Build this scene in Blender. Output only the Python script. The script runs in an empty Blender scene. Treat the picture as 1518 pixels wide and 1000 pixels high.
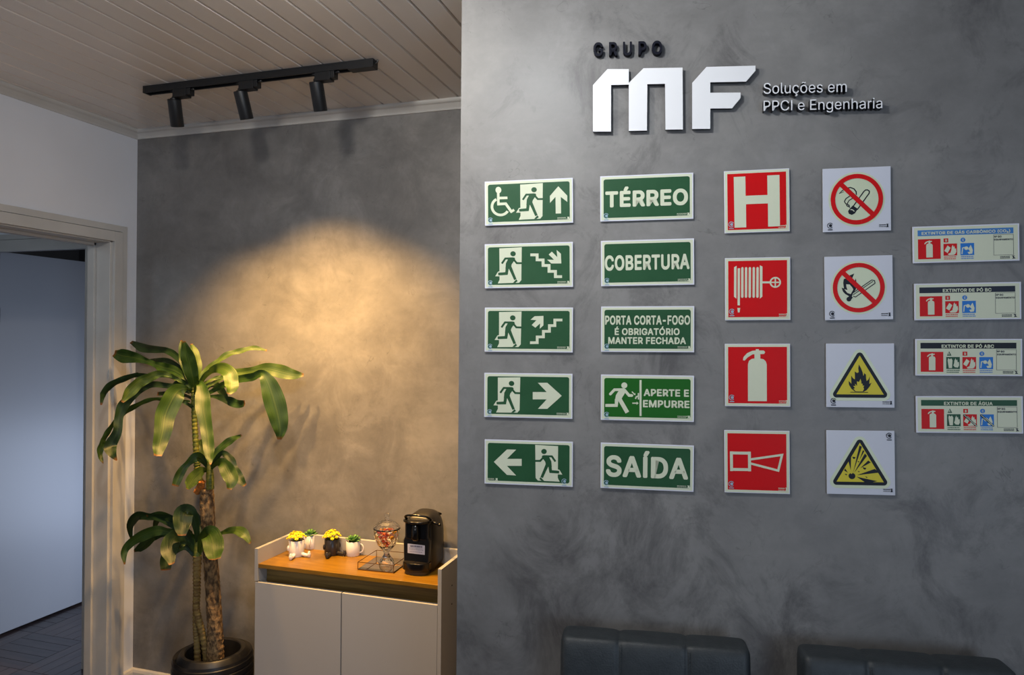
import bpy, bmesh, math, random
import numpy as np
from mathutils import Vector, Matrix
from mathutils.geometry import tessellate_polygon
random.seed(7)
C = bpy.context.scene.collection
SC = bpy.context.scene

# ------------------------------------------------------------------ camera
F = 1065.656                      # focal length in pixels of the 1518 x 1000 frame
EYE = Vector((0, 0, 1.64))
YAW, PITCH, ROLL = 0.304747, 0.002396, 0.007999
cy, sy = math.cos(YAW), math.sin(YAW); cp, sp = math.cos(PITCH), math.sin(PITCH); cr, sr = math.cos(ROLL), math.sin(ROLL)
FWD = Vector((-sy*cp, cy*cp, sp)); R0 = Vector((cy, sy, 0)); U0 = R0.cross(FWD)
RIGHT = R0*cr + U0*sr; UP = U0*cr - R0*sr
cam = bpy.data.cameras.new('camera'); cam.lens = 36*F/1518; cam.sensor_width = 36; cam.clip_start = .05
co = bpy.data.objects.new('camera', cam); C.objects.link(co); SC.camera = co
m = Matrix((RIGHT, UP, -FWD)).transposed().to_4x4(); m.translation = EYE; co.matrix_world = m

# ------------------------------------------------------------------ light
SC.view_settings.view_transform = 'Standard'; SC.view_settings.look = 'None'
SC.view_settings.gamma = 1; SC.view_settings.use_curve_mapping = False
SC.view_settings.exposure = 0.0
W = bpy.data.worlds.new('world'); SC.world = W; W.use_nodes = True
bg = W.node_tree.nodes['Background']; bg.inputs[0].default_value = (.74, .82, 1, 1); bg.inputs[1].default_value = .15
def lamp(name, kind, loc, energy, col, aim=None, size=.1, size_y=None, spot=None, blend=1.0):
    l = bpy.data.lights.new(name, kind); l.energy = energy; l.color = col
    if kind == 'AREA':
        l.size = size
        if size_y: l.shape = 'RECTANGLE'; l.size_y = size_y
    else: l.shadow_soft_size = size
    if kind == 'SPOT': l.spot_size = math.radians(spot); l.spot_blend = blend
    o = bpy.data.objects.new(name, l); C.objects.link(o); o.location = loc
    if aim is not None: o.rotation_euler = (Vector(aim)-Vector(loc)).to_track_quat('-Z', 'Y').to_euler()
    return o
KEY = (1, .93, .84); WARM = (1, .56, .18); COOL = (.62, .78, 1)
lamp('ceiling_lamp_light', 'AREA', (-1.05, 1.05, 2.55), 9, KEY, (-1.1, 2.6, 1.6), .10)
lamp('sign_lamp_light', 'AREA', (-.50, 1.0, 2.57), 8, (.95, .98, 1), (-.1, 2.0, 1.9), .12)
lamp('room_fill_light', 'POINT', (-.9, -.5, 2.0), 15, (1, .96, .92), None, .12)  # added fill to brighten the ceiling boards, not a known fitting
lamp('window_light', 'AREA', (2.4, -1.9, 1.3), 36, COOL, (-2.7, 1.6, 1.7), 1.4)
lamp('far_window_light', 'AREA', (-2.95, 3.7, .65), 8, (.64, .76, 1), (-3.9, 3.1, .5), .8)
lamp('hall_fill_light', 'AREA', (-3.6, .9, 2.3), 3.5, (.8, .9, 1), (-3.4, 2.7, 1.6), .5)  # bluish area light added to light the hall, no source known there
TRACK_AIM = [((-2.04, 2.262, 2.452), (-1.96, 2.30, .9), 135, 96), ((-1.72, 2.262, 2.452), (-1.62, 2.38, .9), 150, 106), ((-1.415, 2.262, 2.452), (-1.44, 2.33, .9), 150, 94)]
for i, (p, a, e, s) in enumerate(TRACK_AIM):
    lamp('track_spot_light', 'SPOT', p, e, WARM, a, .016, spot=s, blend=1.0)

# ------------------------------------------------------------------ helpers
def ray(px, py): return FWD + RIGHT*((px-759)/F) - UP*((py-500)/F)
def on_y(px, py, Y): r = ray(px, py); return EYE + r*(Y/r.y)
def on_x(px, py, X): r = ray(px, py); return EYE + r*(X/r.x)
def on_z(px, py, Z): r = ray(px, py); return EYE + r*((Z-EYE.z)/r.z)
KS = .8                           # the signs are 24 x 12 cm and 16 x 16 cm plates
SD, SDIST = 0.13718, 2.42229*KS
SEX = Vector((math.cos(SD), math.sin(SD), 0)); SN = Vector((math.sin(SD), -math.cos(SD), 0))   # along the sign wall, and out of it
def on_s(px, py, off=0):
    r = ray(px, py); return EYE + r*((SDIST*math.cos(SD)-off)/(-r.dot(SN)))
def s_uv(p): d = p - Vector((0, SDIST, 0)); return d.dot(SEX), p.z
def s_pt(u, z, off=0): return Vector((0, SDIST, 0)) + SEX*u + Vector((0, 0, z)) + SN*off

def lin(c):
    return tuple(((v/255)/12.92 if v/255 <= .04045 else (((v/255)+.055)/1.055)**2.4) for v in c) + (1,)
def mat(name, col, rough=.5, metal=0, spec=.5, **k):
    m = bpy.data.materials.new(name); m.use_nodes = True
    b = m.node_tree.nodes['Principled BSDF']
    b.inputs['Base Color'].default_value = lin(col); b.inputs['Roughness'].default_value = rough
    b.inputs['Metallic'].default_value = metal; b.inputs['Specular IOR Level'].default_value = spec
    for a, v in k.items(): b.inputs[a.replace('_', ' ')].default_value = v
    return m
def nd(m, t, **k):
    n = m.node_tree.nodes.new(t)
    for a, v in k.items():
        if a.startswith('i_'): n.inputs[a[2:].replace('_', ' ')].default_value = v
        else: setattr(n, a, v)
    return n
def lk(m, a, b): m.node_tree.links.new(a, b)
def varied(name, c1, c2, scale=8, rough=.5, bump=.0, detail=5, stretch=(1, 1, 1), lo=.35, hi=.65, bscale=None, **k):
    m = mat(name, c1, rough, **k); b = m.node_tree.nodes['Principled BSDF']
    tc = nd(m, 'ShaderNodeTexCoord'); mp = nd(m, 'ShaderNodeMapping'); mp.inputs['Scale'].default_value = stretch
    n = nd(m, 'ShaderNodeTexNoise', i_Scale=scale, i_Detail=detail); r = nd(m, 'ShaderNodeValToRGB')
    r.color_ramp.elements[0].color = lin(c1); r.color_ramp.elements[0].position = lo
    r.color_ramp.elements[1].color = lin(c2); r.color_ramp.elements[1].position = hi
    lk(m, tc.outputs['Object'], mp.inputs[0]); lk(m, mp.outputs[0], n.inputs['Vector']); lk(m, n.outputs[0], r.inputs[0]); lk(m, r.outputs[0], b.inputs['Base Color'])
    if bump:
        bn = nd(m, 'ShaderNodeBump', i_Strength=bump, i_Distance=.01)
        n2 = nd(m, 'ShaderNodeTexNoise', i_Scale=bscale or scale*2, i_Detail=6); lk(m, mp.outputs[0], n2.inputs['Vector'])
        lk(m, n2.outputs[0], bn.inputs['Height']); lk(m, bn.outputs[0], b.inputs['Normal'])
    return m

def obj(name, verts, faces, material=None, parent=None, smooth=False, label=None):
    me = bpy.data.meshes.new(name); me.from_pydata([tuple(v) for v in verts], [], faces); me.update()
    if smooth:
        me.polygons.foreach_set('use_smooth', [True]*len(me.polygons))
    o = bpy.data.objects.new(name, me); C.objects.link(o)
    if material: me.materials.append(material)
    if parent: o.parent = parent
    if label: o['label'] = label
    return o
def tag(o, label=None, cat=None, group=None, kind=None):
    if label: o['label'] = label
    if cat: o['category'] = cat
    if group: o['group'] = group
    if kind: o['kind'] = kind
    return o
def thing(name, label, cat, loc=(0, 0, 0), rotz=0, group=None):
    o = bpy.data.objects.new(name, None); C.objects.link(o); o.empty_display_size = .05
    o.location = loc; o.rotation_euler = (0, 0, rotz)
    return tag(o, label, cat, group)
def box_vf(lo, hi):
    x0, y0, z0 = lo; x1, y1, z1 = hi
    v = [(x0,y0,z0),(x1,y0,z0),(x1,y1,z0),(x0,y1,z0),(x0,y0,z1),(x1,y0,z1),(x1,y1,z1),(x0,y1,z1)]
    f = [(0,3,2,1),(4,5,6,7),(0,1,5,4),(1,2,6,5),(2,3,7,6),(3,0,4,7)]
    return v, f
class MB:
    def __init__(s): s.v = []; s.f = []
    def add(s, v, f, M=None):
        n = len(s.v)
        s.v += [tuple(M @ Vector(p)) for p in v] if M else [tuple(p) for p in v]
        s.f += [tuple(i+n for i in q) for q in f]; return s
    def box(s, lo, hi, M=None): return s.add(*box_vf(lo, hi), M)
    def build(s, name, m, parent=None, smooth=False, label=None, bevel=0, seg=2):
        o = obj(name, s.v, s.f, m, parent, smooth, label)
        if bevel:
            b = o.modifiers.new('bevel', 'BEVEL'); b.width = bevel; b.segments = seg; b.limit_method = 'ANGLE'
            o.data.polygons.foreach_set('use_smooth', [True]*len(o.data.polygons))
            b.harden_normals = True
        return o
def box(name, lo, hi, m, parent=None, bevel=0, label=None):
    return MB().box(lo, hi).build(name, m, parent, bevel=bevel, label=label)
def struct(o): o['kind'] = 'structure'; return o
def tube_vf(pts, rad, n=10, cap=True):
    pts = [Vector(p) for p in pts]; v = []; f = []
    if not hasattr(rad, '__len__'): rad = [rad]*len(pts)
    ref = None
    for i, p in enumerate(pts):
        t = (pts[min(i+1, len(pts)-1)]-pts[max(i-1, 0)]).normalized()
        if ref is None: ref = Vector((0, 0, 1)) if abs(t.z) < .9 else Vector((1, 0, 0))
        a = t.cross(ref).normalized(); b = t.cross(a).normalized(); ref = -b if abs(t.dot(b)) < .99 else ref
        ref = b.cross(t)*-1 if False else ref
        for k in range(n):
            q = 2*math.pi*k/n; v.append(p + (a*math.cos(q)+b*math.sin(q))*rad[i])
    for i in range(len(pts)-1):
        for k in range(n): f.append((i*n+k, i*n+(k+1) % n, (i+1)*n+(k+1) % n, (i+1)*n+k))
    if cap: f.append(tuple(range(n-1, -1, -1))); f.append(tuple((len(pts)-1)*n+k for k in range(n)))
    return v, f
def lathe_vf(prof, n=32, a0=0):
    v = []; f = []
    for r, z in prof:
        for k in range(n): q = 2*math.pi*k/n+a0; v.append((r*math.cos(q), r*math.sin(q), z))
    for i in range(len(prof)-1):
        for k in range(n): f.append((i*n+k, i*n+(k+1) % n, (i+1)*n+(k+1) % n, (i+1)*n+k))
    return v, f
def catmull(P, per=6):
    P = [np.array(p, float) for p in P]; Q = [2*P[0]-P[1]]+P+[2*P[-1]-P[-2]]; out = []
    for i in range(1, len(Q)-2):
        for k in range(per):
            t = k/per; a, b, c, d = Q[i-1:i+3]
            out.append(.5*((2*b)+(c-a)*t+(2*a-5*b+4*c-d)*t*t+(3*b-a-3*c+d)*t**3))
    out.append(Q[-2]); return out
def sphere_vf(c, r, n=12, m_=8, s=(1, 1, 1)):
    v = []; f = []
    for i in range(m_+1):
        th = math.pi*i/m_
        for k in range(n):
            q = 2*math.pi*k/n; v.append((c[0]+s[0]*r*math.sin(th)*math.cos(q), c[1]+s[1]*r*math.sin(th)*math.sin(q), c[2]+s[2]*r*math.cos(th)))
    for i in range(m_):
        for k in range(n): f.append((i*n+k, (i+1)*n+k, (i+1)*n+(k+1) % n, i*n+(k+1) % n))
    return v, f

# ------------------------------------------------------------------ materials
def cement(name, ca, cb, cc, seed=0.0, rough=.42, smudge=.62):
    m = mat(name, cb, rough, spec=.45); b = m.node_tree.nodes['Principled BSDF']
    tc = nd(m, 'ShaderNodeTexCoord'); mp = nd(m, 'ShaderNodeMapping'); mp.inputs['Location'].default_value = (seed, seed, seed)
    lk(m, tc.outputs['Object'], mp.inputs[0])
    big = nd(m, 'ShaderNodeTexNoise', i_Scale=1.6, i_Detail=4, i_Roughness=.5)
    mid = nd(m, 'ShaderNodeTexNoise', i_Scale=5.0, i_Detail=8, i_Roughness=.62, i_Distortion=.5)
    fine = nd(m, 'ShaderNodeTexNoise', i_Scale=34, i_Detail=8, i_Roughness=.7, i_Distortion=.3)
    for n in (big, mid, fine): lk(m, mp.outputs[0], n.inputs['Vector'])
    def mixf(a, bb, w):
        x = nd(m, 'ShaderNodeMath', operation='MULTIPLY_ADD'); x.inputs[1].default_value = w
        lk(m, a, x.inputs[0])
        if bb is None: x.inputs[2].default_value = 0
        else: lk(m, bb, x.inputs[2])
        return x.outputs[0]
    s = mixf(big.outputs[0], None, .38); s = mixf(mid.outputs[0], s, .28); s = mixf(fine.outputs[0], s, .10)
    for ang, off in ((.55, 0), (-.7, 7.3)):          # trowel sweeps in two directions
        mp2 = nd(m, 'ShaderNodeMapping'); mp2.inputs['Rotation'].default_value = (0, ang, 0); mp2.inputs['Scale'].default_value = (3, 3, 7); mp2.inputs['Location'].default_value = (off, seed, off)
        lk(m, tc.outputs['Object'], mp2.inputs[0])
        sweep = nd(m, 'ShaderNodeTexNoise', i_Scale=1.6, i_Detail=7, i_Roughness=.6, i_Distortion=.9); lk(m, mp2.outputs[0], sweep.inputs['Vector'])
        s = mixf(sweep.outputs[0], s, .12)
    r = nd(m, 'ShaderNodeValToRGB'); e = r.color_ramp.elements
    e[0].position = .38; e[0].color = lin(ca); e[1].position = .62; e[1].color = lin(cc); x = e.new(.50); x.color = lin(cb)
    lk(m, s, r.inputs[0])
    # short burnish scratches, present only in patches
    ck = nd(m, 'ShaderNodeTexNoise', i_Scale=7, i_Detail=4, i_Distortion=1.4); lk(m, mp.outputs[0], ck.inputs['Vector'])
    a = nd(m, 'ShaderNodeMath', operation='SUBTRACT'); a.inputs[1].default_value = .56; lk(m, ck.outputs[0], a.inputs[0])
    a2 = nd(m, 'ShaderNodeMath', operation='ABSOLUTE'); lk(m, a.outputs[0], a2.inputs[0])
    cr_ = nd(m, 'ShaderNodeMapRange', i_From_Min=0.0, i_From_Max=.008, i_To_Min=1.0, i_To_Max=0.0); lk(m, a2.outputs[0], cr_.inputs[0])
    pt = nd(m, 'ShaderNodeTexNoise', i_Scale=11, i_Detail=5, i_Roughness=.7); lk(m, mp2.outputs[0], pt.inputs['Vector']); lk(m, tc.outputs['Object'], pt.inputs['Vector'])
    pr = nd(m, 'ShaderNodeMapRange', i_From_Min=.55, i_From_Max=.62, i_To_Min=0.0, i_To_Max=.34); lk(m, pt.outputs[0], pr.inputs[0])
    mu = nd(m, 'ShaderNodeMath', operation='MULTIPLY'); lk(m, cr_.outputs[0], mu.inputs[0]); lk(m, pr.outputs[0], mu.inputs[1])
    mul = nd(m, 'ShaderNodeMix', data_type='RGBA'); lk(m, mu.outputs[0], mul.inputs[0])
    lk(m, r.outputs[0], mul.inputs[6]); mul.inputs[7].default_value = lin((40, 40, 42)); lk(m, mul.outputs[2], b.inputs['Base Color'])
    sm1 = nd(m, 'ShaderNodeTexNoise', i_Scale=4.2, i_Detail=11, i_Roughness=.74, i_Distortion=.6); lk(m, mp2.outputs[0], sm1.inputs['Vector'])
    mp3 = nd(m, 'ShaderNodeMapping'); mp3.inputs['Location'].default_value = (seed*2, 3, 1); mp3.inputs['Rotation'].default_value = (0, .9, 0); mp3.inputs['Scale'].default_value = (1.4, 1.2, 1.1); lk(m, tc.outputs['Object'], mp3.inputs[0]); lk(m, mp3.outputs[0], sm1.inputs['Vector'])
    zone = nd(m, 'ShaderNodeTexNoise', i_Scale=1.15, i_Detail=2); lk(m, mp3.outputs[0], zone.inputs['Vector'])
    zr = nd(m, 'ShaderNodeMapRange', i_From_Min=.42, i_From_Max=.66, i_To_Min=.0, i_To_Max=.16); lk(m, zone.outputs[0], zr.inputs[0])
    sa = nd(m, 'ShaderNodeMath', operation='ADD'); lk(m, sm1.outputs[0], sa.inputs[0]); lk(m, zr.outputs[0], sa.inputs[1])
    sr_ = nd(m, 'ShaderNodeMapRange', i_From_Min=.57, i_From_Max=.74, i_To_Min=.0, i_To_Max=smudge); lk(m, sa.outputs[0], sr_.inputs[0])
    mul2 = nd(m, 'ShaderNodeMix', data_type='RGBA'); lk(m, sr_.outputs[0], mul2.inputs[0]); lk(m, mul.outputs[2], mul2.inputs[6]); mul2.inputs[7].default_value = lin((66, 64, 66)); lk(m, mul2.outputs[2], b.inputs['Base Color'])
    li = nd(m, 'ShaderNodeMapRange', i_From_Min=.36, i_From_Max=.46, i_To_Min=.10, i_To_Max=0.0); lk(m, sm1.outputs[0], li.inputs[0])
    mul3 = nd(m, 'ShaderNodeMix', data_type='RGBA'); lk(m, li.outputs[0], mul3.inputs[0]); lk(m, mul2.outputs[2], mul3.inputs[6]); mul3.inputs[7].default_value = lin((168, 168, 170)); lk(m, mul3.outputs[2], b.inputs['Base Color'])
    rr = nd(m, 'ShaderNodeMapRange', i_From_Min=.38, i_From_Max=.62, i_To_Min=rough-.05, i_To_Max=rough+.12); lk(m, s, rr.inputs[0]); lk(m, rr.outputs[0], b.inputs['Roughness'])
    bn = nd(m, 'ShaderNodeBump', i_Strength=.16, i_Distance=.006); lk(m, s, bn.inputs['Height']); lk(m, bn.outputs[0], b.inputs['Normal'])
    return m
CEM_S = cement('burnished_cement', (106, 105, 104), (123, 122, 121), (139, 138, 136))
CEM_B = cement('burnished_cement_back', (104, 103, 103), (122, 121, 120), (142, 140, 138), 4.3, smudge=.26)
PAINT = varied('pale_grey_paint', (218, 222, 230), (224, 228, 236), 3, .6)
TRIMW = varied('satin_white_trim', (186, 185, 182), (196, 195, 192), 5, .35)
PVC = varied('white_pvc_board', (222, 217, 211), (230, 225, 219), 2.2, .25, stretch=(1, .3, 1))
DARKGAP = mat('dark_gap', (40, 36, 32), .9)
WHITE = mat('white_laminate', (170, 169, 168), .45)
WOOD = varied('honey_oak_top', (116, 82, 14), (140, 102, 24), 6, .32, stretch=(1.2, 14, 4), detail=8)
WOODF = varied('olive_oak_rail', (124, 98, 50), (148, 120, 64), 6, .5, stretch=(1, 8, 22), detail=8)
BLACK = mat('matte_black_metal', (20, 22, 25), .42)
BLACK2 = mat('black_plastic_gloss', (12, 12, 13), .16)
BLACK3 = mat('black_plastic_satin', (24, 22, 21), .38)
DOORW = mat('white_door_paint', (176, 178, 184), .35)
FLOORM = varied('dark_parquet', (34, 28, 30), (58, 48, 48), 5, .3, stretch=(1, 6, 1))
FLOORM2 = varied('dark_parquet_red', (44, 34, 34), (70, 56, 52), 7, .28, stretch=(6, 1, 1))
CERW = mat('white_ceramic', (228, 224, 222), .18)
CERB = mat('charcoal_ceramic', (44, 40, 38), .3)
POTM = mat('black_plastic_pot', (26, 26, 28), .4)
SOIL = varied('dark_soil', (10, 8, 7), (26, 20, 16), 40, .95)
GOLD = mat('dark_brass_wire', (110, 76, 34), .3, 1)
MIRROR = mat('mirror', (200, 190, 178), .06, 1)
GLASS = mat('crystal_glass', (255, 255, 255), .02, Transmission_Weight=1.0, IOR=1.5)
LEAFG = mat('succulent_green', (84, 130, 58), .4)
YEL = varied('yellow_flower', (250, 222, 16), (224, 216, 40), 60, .6)
FABRIC = varied('grey_vinyl', (42, 48, 52), (49, 55, 59), 40, .5, .12, bscale=260)

# ------------------------------------------------------------------ room shell
FL, CE = 0.0, 2.605
LX = -2.708; BY = 2.70
fl = struct(box('floor', (-5.2, -2.2, -.08), (2.8, 4.6, -.012), DARKGAP))
# parquet planks laid in short rows where the floor can be seen through the doorway, long boards elsewhere
pm = {}
def plank(x0, y0, x1, y1, mm, rz=0):
    w, h = x1-x0, y1-y0; key = (round(w, 3), round(h, 3), mm.name)
    if key not in pm:
        g = .0012; o = box('plank', (-w/2+g, -h/2+g, -.012), (w/2-g, h/2-g, 0), mm, fl); pm[key] = o.data
    else:
        o = bpy.data.objects.new('plank', pm[key]); C.objects.link(o); o.parent = fl
    o.location = ((x0+x1)/2, (y0+y1)/2, random.uniform(-.0006, 0)); return o
# basket parquet in the far room
N = 0
x = -4.42
for i in range(5):
    for j in range(6):
        bx, by = -4.40+i*.35, 2.30+j*.35
        for k in range(5):
            if (i+j) % 2: plank(bx, by+k*.07, bx+.35, by+(k+1)*.07, FLOORM)
            else: plank(bx+k*.07, by, bx+(k+1)*.07, by+.35, FLOORM2)
for j in range(12):
    plank(-2.62, -2.2+j*.405, 2.8, -2.2+(j+1)*.405, FLOORM2 if j % 2 else FLOORM)
struct(box('wall_back', (-2.80, BY, 0), (.60, BY+.12, 2.75), CEM_B))
# sign wall: a thick pier standing forward of the back wall, turned a few degrees
e0 = s_pt(0, 0); uL = s_uv(on_s(680.6, 500))[0]
a = s_pt(uL, 0); b = s_pt(2.6, 0); ih = Vector((0, 1, 0))
vv = [a, b, b+ih*.6, a+ih*.6]
struct(obj('wall_right', [(p.x, p.y, 0) for p in vv]+[(p.x, p.y, 2.75) for p in vv], [(0,3,2,1),(4,5,6,7),(0,1,5,4),(1,2,6,5),(2,3,7,6),(3,0,4,7)], CEM_S))
# left wall with doorway
D0, D1, DH = 1.764, 2.564, 2.08
TH = .125
wl = MB(); wl.box((LX-TH, D1, 0), (LX, BY+.0, CE+.1)); wl.box((LX-TH, -2.2, 0), (LX, D0, CE+.1)); wl.box((LX-TH, D0, DH), (LX, D1, CE+.1))
struct(wl.build('wall_left', PAINT))
# main door frame: jambs, head, stepped casing
df = struct(thing('door_1', None, None)); del_ = [df.__delitem__(k) for k in ('label', 'category') if k in df]
def casing(parent, along, p0, p1, zt, face, out, w1=.030, w2=.045, axis='y'):
    pass
j = MB(); t = .018
j.box((LX-TH-.004, D1-t, 0), (LX+.004, D1, DH)).box((LX-TH-.004, D0, 0), (LX+.004, D0+t, DH)).box((LX-TH-.004, D0, DH-t), (LX+.004, D1, DH))
j.build('jamb', TRIMW, df, bevel=.002)
st = MB(); st.box((LX-TH+.012, D1-t-.012, 0), (LX-TH+.050, D1-t, DH-t)).box((LX-TH+.012, D0+t, 0), (LX-TH+.050, D0+t+.012, DH-t)).box((LX-TH+.012, D0+t, DH-t-.012), (LX-TH+.050, D1-t, DH-t))
st.build('door_stop', TRIMW, df, bevel=.0015)
for nm, w0, w1, th in (('inner_casing', 0, .045, .020), ('outer_casing', .0475, .075, .014)):
    c = MB()
    c.box((LX, D1+w0-.006, 0), (LX+th, D1+w1-.006, DH+w1-.012)).box((LX, D0-w1+.006, 0), (LX+th, D0-w0+.006, DH+w1-.012)).box((LX, D0-w0+.006, DH+w0-.012), (LX+th, D1+w0-.006, DH+w1-.012))
    c.build(nm, TRIMW, df, bevel=.0012)
bk = MB(); bk.box((LX-TH-.02, D1-.006, 0), (LX-TH, D1+.06, DH+.06)).box((LX-TH-.02, D0-.06, 0), (LX-TH, D0+.006, DH+.06)).box((LX-TH-.02, D0, DH-.01), (LX-TH, D1, DH+.06))
bk.build('rear_casing', TRIMW, df, bevel=.003)
# hall behind the doorway and the second door frame
HY = 2.770; HX0, HX1 = -3.835, -3.075; H2 = 2.085
wh = MB(); wh.box((-5.2, HY, 0), (HX0, HY+.10, CE+.1)).box((HX1, HY, 0), (LX-TH, HY+.10, CE+.1)).box((HX0, HY, H2), (HX1, HY+.10, CE+.1))
struct(wh.build('wall_hall', PAINT))
d2 = struct(thing('door_2', None, None)); [d2.__delitem__(k) for k in ('label', 'category') if k in d2]
for nm, w0, w1, th in (('inner_casing', 0, .045, .022), ('outer_casing', .048, .075, .014)):
    c = MB()
    c.box((HX1+w0, HY-th, 0), (HX1+w1, HY, H2+w1)).box((HX0-w1, HY-th, 0), (HX0-w0, HY, H2+w1)).box((HX0-w0, HY-th, H2+w0-(.014 if w0 == 0 else 0)), (HX1+w0, HY, H2+w1))
    c.build(nm, TRIMW, d2, bevel=.0012)
c = MB(); c.box((HX1-.016, HY-.002, 0), (HX1, HY+.105, H2)).box((HX0, HY-.002, 0), (HX0+.012, HY+.105, H2)).box((HX0, HY-.002, H2-.0), (HX1, HY+.105, H2+.012)); c.build('jamb', TRIMW, d2)
dl = box('door_leaf', (-3.865, 2.885, .012), (-3.822, 3.675, 2.094), DOORW, d2, .002)
hm = MB()
for z in (.35, 1.75): hm.add(*tube_vf([(-3.818, 2.878, z-.04), (-3.818, 2.878, z+.04)], .006, 10))
hm.build('hinge', mat('steel', (120, 118, 115), .35, 1), d2)
hd = MB(); hd.add(*tube_vf([(-3.822, 3.60, 1.02), (-3.775, 3.60, 1.02), (-3.77, 3.58, 1.02), (-3.77, 3.49, 1.02)], .008, 10)).add(*tube_vf([(-3.822, 3.60, 1.02), (-3.816, 3.60, 1.02)], .024, 20))
hd.build('door_handle', mat('steel_handle', (150, 148, 145), .3, 1), dl)
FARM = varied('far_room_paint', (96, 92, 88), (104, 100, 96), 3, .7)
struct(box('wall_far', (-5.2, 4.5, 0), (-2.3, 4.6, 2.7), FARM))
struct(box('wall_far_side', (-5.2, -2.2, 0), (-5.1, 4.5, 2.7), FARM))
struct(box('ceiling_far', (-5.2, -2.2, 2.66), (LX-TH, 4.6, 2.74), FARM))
struct(box('baseboard_hall', (-3.0, HY-.014, 0), (LX-TH-.002, HY, .09), TRIMW))

# ceiling of narrow boards running front to back
ce = struct(box('ceiling', (LX, -2.2, CE+.012), (2.8, BY, CE+.09), DARKGAP))
BW = .0834; x0 = -.8215+BW
nb = []
xe = x0
while xe > LX: xe -= BW
bd = None
for k in range(66):
    xa = xe + k*BW
    if xa > 2.75: break
    lo = max(xa, LX+.002)+.0016; hi = xa+BW-.0014
    if bd is None or k == 1:
        w = hi-lo; mb = MB(); e = .0040; yy0, yy1 = -2.2, BY-.012
        prof = [(0, CE+.005), (e, CE), (w-e, CE), (w, CE+.007), (w, CE+.012), (0, CE+.012)]
        v = [(px_, yy0, pz) for px_, pz in prof]+[(px_, yy1, pz) for px_, pz in prof]
        f = [(i, (i+1) % 6, (i+1) % 6+6, i+6) for i in range(6)]+[tuple(range(5, -1, -1)), tuple(range(6, 12))]
        o = obj('ceiling_board', v, f, PVC, ce); bd = o.data
    else:
        o = bpy.data.objects.new('ceiling_board', bd); C.objects.link(o); o.parent = ce
    o.location.x = lo; o.location.z = random.uniform(-.0006, .0006)
# cornice
def cornice(name, pts_fn, L0, L1):
    prof = [(0, 2.566), (.006, 2.566), (.010, 2.574), (.022, 2.588), (.030, 2.592), (.034, 2.597), (.034, 2.605), (0, 2.605)]
    n = len(prof); v = [pts_fn(L0, d, z, 0) for d, z in prof]+[pts_fn(L1, d, z, 1) for d, z in prof]
    f = [(i, (i+1) % n, (i+1) % n+n, i+n) for i in range(n)]+[tuple(range(n-1, -1, -1)), tuple(range(n, 2*n))]
    return struct(obj(name, v, f, TRIMW))
cornice('trim_1', lambda L, d, z, e: (L+(d if e == 0 else 0), BY-d, z), LX, .30)
cornice('trim_2', lambda L, d, z, e: (LX+d, L-(d if e == 1 else 0), z), -2.2, BY)
def baseb(name, fn, L0, L1):
    prof = [(0, 0), (.014, 0), (.014, .068), (.010, .078), (.003, .083), (0, .083)]
    n = len(prof); v = [fn(L0, d, z, 0) for d, z in prof]+[fn(L1, d, z, 1) for d, z in prof]
    f = [(i, (i+1) % n, (i+1) % n+n, i+n) for i in range(n)]+[tuple(range(n-1, -1, -1)), tuple(range(n, 2*n))]
    return struct(obj(name, v, f, TRIMW))
baseb('baseboard_back', lambda L, d, z, e: (L+(d if e == 0 else 0), BY-d, z), LX, .30)
baseb('baseboard_left', lambda L, d, z, e: (LX+d, L-(d if e == 1 else 0), z), D1+.070, BY)

# ------------------------------------------------------------------ wall sign graphics
SIGNW = mat('sign_white_edge', (222, 224, 236), .45, 0, .22); CREAM = mat('photoluminescent_cream', (214, 220, 196), .45, 0, .22)
GREEN = varied('sign_green', (36, 80, 50), (42, 86, 56), 12, .4, spec=.25); GREEN2 = mat('sign_bright_green', (30, 98, 30), .45, 0, .22); RED = mat('sign_red', (206, 4, 10), .45, 0, .22)
PRB = mat('print_black', (22, 26, 36), .45, 0, .22); PRY = mat('print_yellow', (214, 200, 60), .45, 0, .22); PRBLUE = mat('print_blue', (40, 120, 205), .45, 0, .22)
HALO = mat('print_pale_halo', (206, 216, 186), .35); MARKB = mat('mark_pale_blue', (150, 178, 196), .35); NAVYP = mat('print_slate', (36, 42, 58), .45, 0, .22)
DGREEN = mat('print_dark_green', (40, 84, 60), .45, 0, .22); SIGNGREY = mat('sign_white_face', (208, 212, 224), .45, 0, .22)

def rrect(x0, y0, x1, y1, r, n=4):
    out = []
    for cx, cyy, a0 in ((x1-r, y1-r, 0), (x0+r, y1-r, 90), (x0+r, y0+r, 180), (x1-r, y0+r, 270)):
        for k in range(n+1): q = math.radians(a0+90*k/n); out.append((cx+r*math.cos(q), cyy+r*math.sin(q)))
    return out
def circ(cx, cyy, r, n=28, ry=None): return [(cx+r*math.cos(2*math.pi*k/n), cyy+(ry or r)*math.sin(2*math.pi*k/n)) for k in range(n)]
def ring(cx, cyy, ro, ri, n=36, a0=0, a1=360):
    out = []
    full = abs(a1-a0) >= 360
    for k in range(n):
        p = math.radians(a0+(a1-a0)*k/n); q = math.radians(a0+(a1-a0)*(k+1)/n)
        out.append([(cx+ro*math.cos(p), cyy+ro*math.sin(p)), (cx+ro*math.cos(q), cyy+ro*math.sin(q)), (cx+ri*math.cos(q), cyy+ri*math.sin(q)), (cx+ri*math.cos(p), cyy+ri*math.sin(p))])
    return out
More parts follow.
